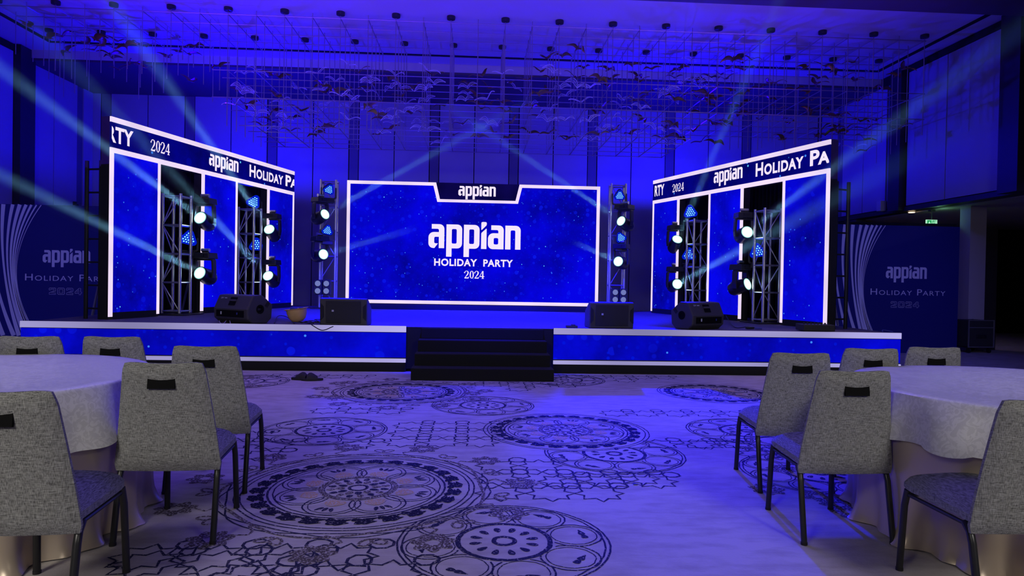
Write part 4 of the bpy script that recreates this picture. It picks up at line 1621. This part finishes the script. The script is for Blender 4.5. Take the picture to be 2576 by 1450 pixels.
# ------------------------------------------------------------------ foyer things
es = at(2343, 561, 14.0)
t = thing('exit_sign', 'lit green emergency exit sign hanging in the foyer above the right backdrop', 'sign', (es.x, 14.0, es.z))
MB().box((0, 0, 0), (.24, .03, .13), 'exit_white').build('panel', t)
mb = MB()
for a, b__ in (((-.105, -.055), (-.005, .055)), ((.012, -.055), (.105, .055))):
    mb.add([(a[0], -.0165, a[1]), (b__[0], -.0165, a[1]), (b__[0], -.0165, b__[1]), (a[0], -.0165, b__[1])], [(0, 1, 2, 3)], 'exit_green')
mb.build('green_field', t)
mb = MB()
mb.add([(-.09, -.018, -.03), (-.02, -.018, -.03), (-.055, -.018, .035)], [(0, 1, 2)], 'exit_white')
mb.add([(.07, -.018, -.045), (.098, -.018, -.045), (.098, -.018, .045), (.07, -.018, .045)], [(0, 1, 2, 3)], 'exit_white')
mb.lathe([(0, 0), (.010, 0), (0, .001)], 'exit_white', 10, M=Matrix.Rotation(R(90), 3, 'X'), o=(.045, -.018, .036))
for p in (((.045, .022), (.040, -.008), .018), ((.040, -.006), (.025, -.045), .009), ((.040, -.006), (.058, -.040), .009), ((.045, .018), (.025, .0), .008), ((.045, .018), (.062, .002), .008)):
    vs, fs = ribbon([p[0], p[1]], p[2])
    mb.add([(v.x, -.018, v.y) for v in vs], fs, 'exit_white')
mb.build('pictogram', t)
MB().tube([(0, 0, .065), (0, 0, 2.94 - es.z)], .012, 'black_steel').lathe([(.07, 0), (.07, .03)], 'black_steel', 16, o=(0, 0, 2.9 - es.z)).build('bracket', t)
lamp('exit_glow', 'POINT', (es.x, 13.8, es.z + .1), 1.2, (.35, 1.0, .6), size=.06)
dl = at(2293, 547, 14.6)
tag(MB().lathe([(.07, 0), (.06, -.012), (0, -.012)], 'downlight_glow', 20, o=(dl.x, 14.6, 2.938)).build('downlight'), 'small warm recessed downlight glowing in the foyer ceiling', 'ceiling light')
lamp('downlight', 'SPOT', (dl.x, 14.6, 2.91), 14, (1, .75, .5), aim=(dl.x, 14.6, 0), size=.05, cone=R(150), blend=.5)
fc = on_z(2440, 890)
t = thing('flight_case', 'black flight case standing in the foyer beside the right backdrop', 'case', (at(2442, 840, 12.9).x, 12.9, 0), R(5))
MB().box((0, 0, .38), (.55, .5, .52), 'case_black').build('body', t, bevel=.01)
mb = MB()
for s in (-1, 1):
    for q in (-1, 1):
        mb.box((s * .275, q * .25, .38), (.02, .02, .54), 'aluminium')
for z in (.12, .64, .5):
    mb.box((0, -.252, z), (.55, .012, .016), 'aluminium')
mb.build('edging', t)
MB().box((0, -.262, .33), (.22, .02, .07), 'black_steel').build('handle', t, bevel=.01)
mb = MB()
for s in (-1, 1):
    for q in (-1, 1):
        mb.lathe([(.05, -.015), (.05, .015)], 'rubber', 12, M=Matrix.Rotation(R(90), 3, 'Y'), o=(s * .22, q * .2, .05))
mb.box((0, 0, .11), (.5, .45, .02), 'black_steel')
mb.build('caster', t)
wb = at(2218, 519, 17.0)
wb = at(2221, 519, 15.6)
q = ray(2219, 519)
q = EYE + q * ((XR - .08) / q.x)
tag(MB().box((XR - .10, q.y, q.z), (.14, .16, .24), 'sprinkler_white').build('wall_speaker', bevel=.01), 'small white box fixed high on the right wall beside the dark pillar', 'wall box')
q = ray(192, 512)
q = EYE + q * ((XL + .1) / q.x)
tag(MB().box((XL + .06, q.y, q.z), (.08, .06, .09), 'black_plastic').lathe([(0, -.04), (.03, -.03), (.04, 0), (.03, .03), (0, .04)], 'black_plastic', 14, o=(XL + .12, q.y, q.z - .05)).build('wall_camera', bevel=.004), 'small dark dome camera on the left wall above the backdrop', 'camera')

# ------------------------------------------------------------------ ceiling lattice with birds
cg = thing('ceiling_lattice', 'huge hanging lattice of thin metal rods with mounting discs under the ceiling', 'ceiling sculpture', (0, 13.8, ZC))
NX = 35
PX = .512
X0 = -8.72
YR = [12.8, 13.3, 13.8, 14.3, 14.8]
LV = [(6.08, -8.72, 8.72), (5.55, -2.0, -2.0), (5.05, -4.65, 8.72), (4.55, -4.65, 8.72), (4.04, -4.15, 4.1)]
random.seed(21)
bottoms = {}
for j, y in enumerate(YR):
    mb = MB()
    for i in range(NX):
        x = X0 + PX * i
        if x < -4.7:
            zb = 5.15 + .25 * math.sin(i * 2.1 + j)
        elif x < 4.2:
            zb = 4.02
        elif x < 5.6:
            zb = 4.5
        else:
            zb = 3.95 + .25 * (1 + math.sin(i * 1.7 + j * 1.1)) * .6
        r_ = .0085
        mb.tube([(x, y - 13.8, zb - ZC), (x, y - 13.8, -.04)], r_, 'rod_steel', 5, cap=False)
        if i % 2 == 0 and j in (0, 3):
            pass
    for z, a, b__ in LV:
        if b__ - a < .1:
            continue
        mb.tube([(a - (.25 if z < 6 else 0), y - 13.8, z - ZC), (b__, y - 13.8, z - ZC)], .0085, 'rod_steel', 5, cap=False)
    mb.build('rod_grid', cg)
for z, a, b__ in LV:
    if b__ - a < .1:
        continue
    mb = MB()
    for i in range(NX):
        x = X0 + PX * i
        if a - .05 <= x <= b__ + .05:
            mb.tube([(x, YR[0] - 13.8, z - ZC), (x, YR[-1] - 13.8, z - ZC)], .009, 'rod_steel', 5, cap=False)
    mb.build('cross_rods', cg)
for i in range(0, NX, 2):
    for j in (0, 3):
        x = X0 + PX * (i + (0 if j == 0 else 0))
        MB().lathe([(.008, -.075), (.02, -.07), (.075, -.062), (.08, -.035), (.078, -.002), (.02, 0)], 'black_plastic', 18, o=(x, YR[j] - 13.8, 0)).build('mounting_disc', cg, smooth=True)


def bird_mesh(kind, seed):
    random.seed(seed)
    mb = MB()
    mat = 'bronze_leaf' if kind == 'bronze' else 'clear_leaf'
    half = .215
    for s in (-1, 1):
        up1 = random.uniform(.05, .10)
        tw = random.uniform(-.3, .3)
        vs, n, m_ = [], 12, 5
        for i in range(n + 1):
            u_ = i / n
            x = s * half * u_
            z = up1 * math.sin(u_ * PI * .82) * (1 if s > 0 else .8)
            y = -.07 * u_ ** 1.5 + .02 * math.sin(u_ * 5)
            ww = (.060 if kind == 'bronze' else .066) * (math.sin(PI * min(1, u_ * .85 + .15)) ** .7) * (1 - .35 * u_) + .002
            for k in range(m_ + 1):
                c = (k / m_ - .5) * 2
                vs.append((x, y + c * ww * .8, z + c * ww * .55 * (.5 + tw) + .010 * (1 - c * c)))
        if kind == 'bronze':
            fs = [(i * (m_ + 1) + k, i * (m_ + 1) + k + 1, (i + 1) * (m_ + 1) + k + 1, (i + 1) * (m_ + 1) + k) for i in range(n) for k in range(m_)]
            mb.add(vs, fs, mat)
        else:
            edge = [vs[i * (m_ + 1)] for i in range(n + 1)] + [vs[i * (m_ + 1) + m_] for i in range(n, -1, -1)]
            mb.tube(edge + [edge[0]], .0042, 'rim_clear', 5, cap=False)
            mb.tube([vs[i * (m_ + 1) + m_ // 2] for i in range(n + 1)], .0026, 'rim_clear', 5)
            fs = [(i * (m_ + 1) + k, i * (m_ + 1) + k + 1, (i + 1) * (m_ + 1) + k + 1, (i + 1) * (m_ + 1) + k) for i in range(n) for k in range(m_)]
            mb.add(vs, fs, mat)
    mb.lathe([(0, -.09), (.010, -.07), (.018, -.02), (.019, .02), (.012, .055), (.009, .07), (0, .10)], mat, 10, M=Matrix.Rotation(R(-80), 3, 'X'), o=(0, -.01, .012))
    return mb.build('bird', smooth=True)


protos = {'bronze': [bird_mesh('bronze', s) for s in (1, 2, 3)], 'clear': [bird_mesh('clear', s) for s in (4, 5)]}
random.seed(99)


def region_of(x):
    return 'left' if x < -4.7 else ('right' if x > 4.2 else 'middle')


placed = []
used = set()
specs = []
for n_, (xa, xb, za, zb, pc_) in ((26, (-8.6, -4.7, 5.0, 5.95, .08)), (176, (-4.7, 4.2, 4.1, 5.35, .42)), (22, (1.2, 5.5, 5.3, 5.9, .15)), (76, (4.2, 8.9, 4.15, 5.85, .12))):
    c = 0
    while c < n_:
        x, z = random.uniform(xa, xb), random.uniform(za, zb)
        if xa == -8.6 and z < 6.2 - (x + 8.6) * .27 - .35 + 0:
            z = random.uniform(5.7, 5.95) - (x + 8.6) * .2
        y = random.uniform(12.9, 14.75)
        if any((x - a) ** 2 + (y - b__) ** 2 + (z - c2) ** 2 < .05 for a, b__, c2 in placed):
            continue
        placed.append((x, y, z))
        specs.append((x, y, z, 'clear' if random.random() < pc_ else 'bronze'))
        c += 1
BL = {('bronze', 'left'): 'dark bronze bird figure at the far left end of the ceiling lattice', ('bronze', 'middle'): 'dark bronze bird figure in the middle of the ceiling lattice above the centre screen', ('bronze', 'right'): 'dark bronze bird figure at the right end of the ceiling lattice',
      ('clear', 'left'): 'clear blue-glinting bird figure at the far left end of the ceiling lattice', ('clear', 'middle'): 'clear blue-glinting bird figure in the middle of the lattice above the centre screen', ('clear', 'right'): 'clear blue-glinting bird figure at the right end of the ceiling lattice'}
for x, y, z, kd in specs:
    pr = random.choice(protos[kd])
    o = pr if pr.name not in used else pr.copy()
    if o is not pr:
        col.objects.link(o)
    used.add(pr.name)
    o.location = (x, y, z)
    o.rotation_euler = (random.uniform(-.35, .35), random.uniform(-.4, .4), random.uniform(-.7, .7) + (PI if random.random() < .5 else 0))
    s = random.uniform(.85, 1.15)
    o.scale = (s, s, s)
    rg = region_of(x)
    tag(o, BL[(kd, rg)], 'bird figure', ('bronze' if kd == 'bronze' else 'clear') + ' birds in the ' + rg + ' of the lattice')


# ------------------------------------------------------------------ chairs
def make_chair(label):
    t = thing('banquet_chair', label, 'chair', (0, 0, 0), 0, 'grey linen banquet chairs')
    # seat: soft slab, front edge rounded
    vs, fs = [], []
    NX_, NY_ = 12, 12

    def seat_pt(u_, v_, top):
        w = .445 - .075 * v_                   # narrower at the front
        y = -.20 + .455 * v_
        e = 1 - abs(2 * u_ - 1) ** 6
        ef = max(.42, min(1, (1 - v_) * 6)) ** .5 if v_ > .5 else 1
        w *= 1 - .10 * max(0, (v_ - .86) / .14) ** 2
        e = max(e, .10)
        x = (u_ - .5) * w
        if top:
            return (x, y, .385 + .062 * (e ** .5) * ef + .012 * (1 - (2 * u_ - 1) ** 2) * ef)
        return (x, y, .385 - .028 * (e ** .5) * ef)
    for top in (True, False):
        for j in range(NY_ + 1):
            for i in range(NX_ + 1):
                vs.append(seat_pt(i / NX_, j / NY_, top))
    q = (NX_ + 1) * (NY_ + 1)
    for j in range(NY_):
        for i in range(NX_):
            a = j * (NX_ + 1) + i
            fs.append((a, a + 1, a + NX_ + 2, a + NX_ + 1))
            fs.append((q + a, q + a + NX_ + 1, q + a + NX_ + 2, q + a + 1))
    rim = [i for i in range(NX_ + 1)] + [j * (NX_ + 1) + NX_ for j in range(1, NY_ + 1)] + [NY_ * (NX_ + 1) + i for i in range(NX_ - 1, -1, -1)] + [j * (NX_ + 1) for j in range(NY_ - 1, 0, -1)]
    for k in range(len(rim)):
        a, b__ = rim[k], rim[(k + 1) % len(rim)]
        fs.append((a, q + a, q + b__, b__))
    MB().add(vs, fs, 'linen_grey').build('seat', t, smooth=True, weld=True)
    # backrest: tall slab from below the seat to the top, wider below, leaning and slightly curved
    vs, fs = [], []
    NX_, NZ_ = 14, 18
    ZL, ZH = .34, .872

    def back_pt(u_, v_, face):
        z = ZL + (ZH - ZL) * v_
        # rounded corners
        w = .492 - .132 * v_ ** 1.05
        c = 2 * u_ - 1
        corner = 0
        if v_ > .94:
            corner = (v_ - .94) / .06
        if v_ < .04:
            corner = (.04 - v_) / .04
        w *= 1 - .040 * corner ** 2
        x = c * w / 2
        z += -.012 * (1 - c * c) * v_ ** 3           # dip in the top edge
        z -= .012 * (abs(c) ** 6) * (v_ > .9)
        y = -.205 - .085 * v_ ** 1.3 + .016 * (1 - c * c) * 0 - .018 * (1 - c * c) * (1 - v_) + .018 * c * c * v_
        edge = (1 - abs(c) ** 8) ** .5 if abs(c) < 1 else 0
        ve = min(1, min(v_, 1 - v_) * 14) ** .5
        th = .024 * max(edge * ve, .25)
        return (x, y + (th if face else -th), z)
    for face in (False, True):
        for j in range(NZ_ + 1):
            for i in range(NX_ + 1):
                vs.append(back_pt(i / NX_, j / NZ_, face))
    q = (NX_ + 1) * (NZ_ + 1)
    for j in range(NZ_):
        for i in range(NX_):
            a = j * (NX_ + 1) + i
            fs.append((a, a + 1, a + NX_ + 2, a + NX_ + 1))
            fs.append((q + a, q + a + NX_ + 1, q + a + NX_ + 2, q + a + 1))
    rim = [i for i in range(NX_ + 1)] + [j * (NX_ + 1) + NX_ for j in range(1, NZ_ + 1)] + [NZ_ * (NX_ + 1) + i for i in range(NX_ - 1, -1, -1)] + [j * (NX_ + 1) for j in range(NZ_ - 1, 0, -1)]
    for k in range(len(rim)):
        a, b__ = rim[k], rim[(k + 1) % len(rim)]
        fs.append((a, q + a, q + b__, b__))
    bk = MB().add(vs, fs, 'linen_grey').build('backrest', t, smooth=True)
    # handle pocket near the top of the back: a black frame with a sunken slot
    yb = -.205 - .085 * .80 - .026
    hm = MB()
    Mh = Matrix.Rotation(R(-8.5), 3, 'X')
    o_ = Vector((0, yb - .001, .772))
    hm.box(o_ + Mh @ Vector((0, .004, 0)), (.122, .012, .058), 'handle_black', M=Mh)
    hm.box(o_ + Mh @ Vector((0, -.0015, .025)), (.118, .006, .006), 'black_plastic', M=Mh)
    hm.build('grip_handle', bk)
    for s in (-1, 1):
        MB().tube([(s * .172, .222, .372), (s * .176, .235, .30), (s * .182, .25, .012)], .0145, 'black_steel', 14).lathe([(.016, 0), (.016, .014)], 'rubber', 12, o=(s * .182, .25, 0)).build('leg', t, smooth=True)
        MB().tube([(s * .215, -.155, .365), (s * .222, -.19, .34), (s * .224, -.205, .30), (s * .226, -.258, .012)], .0145, 'black_steel', 14).lathe([(.016, 0), (.016, .014)], 'rubber', 12, o=(s * .226, -.258, 0)).build('leg', t, smooth=True)
    mb = MB()
    mb.tube([(-.172, .215, .352), (.172, .215, .352)], .009, 'black_steel', 8)
    for s in (-1, 1):
        mb.tube([(s * .172, .215, .352), (s * .20, -.165, .352)], .009, 'black_steel', 8)
    mb.build('seat_frame', t)
    return t


chair0 = make_chair('grey linen chair at the left picture edge, nearest one at the left table')


def top_pos(px, py):
    q = on_z(px, py, .867)
    return q.x, q.y + .285


CH = [
    ((-1.640, 2.70), .02, 'grey linen chair nearest the camera at the left table, cut by the picture edge'),
    ((-1.455, 3.51), .04, 'grey linen chair second from the camera at the left table, back covering the tablecloth'),
    ((-1.555, 4.27), .02, 'grey linen chair standing third from the camera at the right side of the left table'),
    ((*top_pos(280, 846),), .0, 'grey linen chair behind the left table, only its top showing, beside the blue stage front'),
    ((*top_pos(62, 845),), .08, 'grey linen chair behind the left table at the far left, only its top showing'),
    ((1.865, 3.48), .0, 'grey linen chair second from the camera at the left side of the right table'),
    ((1.995, 4.285), -.01, 'grey linen chair third from the camera at the right table, standing freely on patterned carpet'),
    ((2.13, 2.69), .06, 'grey linen chair nearest the camera at the right table, cut by the right picture edge'),
    ((*top_pos(2197, 876),), -.02, 'grey linen chair behind the right table, only its top showing, before the lit stage front'),
    ((*top_pos(2358, 873),), -.04, 'grey linen chair behind the right table, only its top showing, before the printed backdrop'),
]
for k, (p, rz, lb) in enumerate(CH):
    if k == 0:
        chair0.location = (p[0], p[1], 0)
        chair0.rotation_euler = (0, 0, rz)
        chair0['label'] = lb
    else:
        dup(chair0, (p[0], p[1], 0), rz, lb)


# ------------------------------------------------------------------ tables with cloths
def banquet_table(cx, cy, r_, seed, where):
    t = thing('round_table', 'round banquet table hidden under cloths at the %s side of the aisle' % where, 'table', (cx, cy, 0), 0, 'round banquet tables')
    MB().lathe([(.02, .715), (r_ - .01, .715), (r_, .722), (r_, .738), (r_ - .008, .744), (.0, .744)], 'dark_wood', 64).build('tabletop', t)
    for a in range(4):
        q = R(45 + 90 * a)
        MB().tube([(.5 * math.cos(q), .5 * math.sin(q), 0), (.5 * math.cos(q), .5 * math.sin(q), .715)], .018, 'black_steel').build('leg', t)
    random.seed(seed)

    def cloth(name, z_top, r_top, z_hem, flare, folds, mat, label, group, amp, pool=0.0, hemwave=.0):
        mb = MB()
        n, rows = 220, 26
        ph = [random.uniform(0, 6.28) for _ in range(6)]
        vs = [(0, 0, z_top)]
        rr = [r_top * f for f in (.25, .5, .75, .92, .985)]
        for q in rr:
            for k in range(n):
                a = 2 * PI * k / n
                vs.append((q * math.cos(a), q * math.sin(a), z_top + .0012 * math.sin(5 * a + q * 9)))
        for j in range(rows + 1):
            u_ = j / rows
            for k in range(n):
                a = 2 * PI * k / n
                f = math.sin(folds * a + ph[0] + .8 * math.sin(3 * a + ph[1])) * .6 + .4 * math.sin(folds * 1.7 * a + ph[2] + 1.1 * math.sin(2 * a + ph[3]))
                f = (abs(f) ** .7 + .1) if f > 0 else -abs(f) ** 1.3
                hem = z_hem + hemwave * (.6 * math.sin(3 * a + ph[4]) + .4 * math.sin(5 * a + ph[5])) - hemwave * .5 * max(0, f)
                z = z_top - .006 - (z_top - .006 - hem) * u_
                drop = min(1, u_ * 3)
                rad = r_top + .006 + flare * u_ + amp * f * (u_ ** (2.4 if pool else .8)) - .012 * (1 - drop)
                if pool and u_ > .88:
                    q = (u_ - .88) / .12
                    rad += pool * q * (.6 + .6 * max(0, f))
                    z = max(hem, z * (1 - q) + (hem + .03 * (.5 + .5 * f) * (1 - q)) * q)
                vs.append((rad * math.cos(a), rad * math.sin(a), max(z, .004)))
        fs = [(0, 1 + k, 1 + (k + 1) % n) for k in range(n)]
        tot = len(rr) + rows + 1
        for j in range(tot - 1):
            for k in range(n):
                a = 1 + j * n + k
                b__ = 1 + j * n + (k + 1) % n
                fs.append((a, b__, b__ + n, a + n))
        mb.add(vs, fs, mat)
        o = mb.build(name, smooth=True)
        o.location = (cx, cy, 0)
        tag(o, label, 'tablecloth', group)
        return o
    cloth('table_skirt', .749, r_ + .004, .006, -.035, 19, 'satin_champagne', 'champagne satin floor-length cloth pooling on the carpet under the %s table overlay' % where, 'floor-length satin tablecloths', .045, pool=.03)
    cloth('table_overlay', .755, r_ + .010, .50, .035, 11, 'damask', 'white damask overlay cloth with draped hem on the %s table' % where, 'white damask overlay cloths', .036, hemwave=.04)


banquet_table(-2.635, 3.51, .922, 3, 'left')
banquet_table(3.05, 3.40, .945, 8, 'right')

# ------------------------------------------------------------------ haze volumes cut to the cones of the white beams to show them
for p, d, ln, cone in BEAM_CONES:
    r0, r1 = .085, .085 + ln * math.tan(R(cone / 2)) * 1.02
    o = MB().lathe([(r0, 0), (r1, ln)], 'haze', 24).build('beam_haze_cone')
    o.rotation_mode = 'QUATERNION'
    o.rotation_quaternion = d.to_track_quat('Z', 'Y')
    o.location = p
    tag(o, 'pale theatrical haze shaped as the cone of a white beam above the stage', 'haze', 'haze in the white beams', kind='stuff')
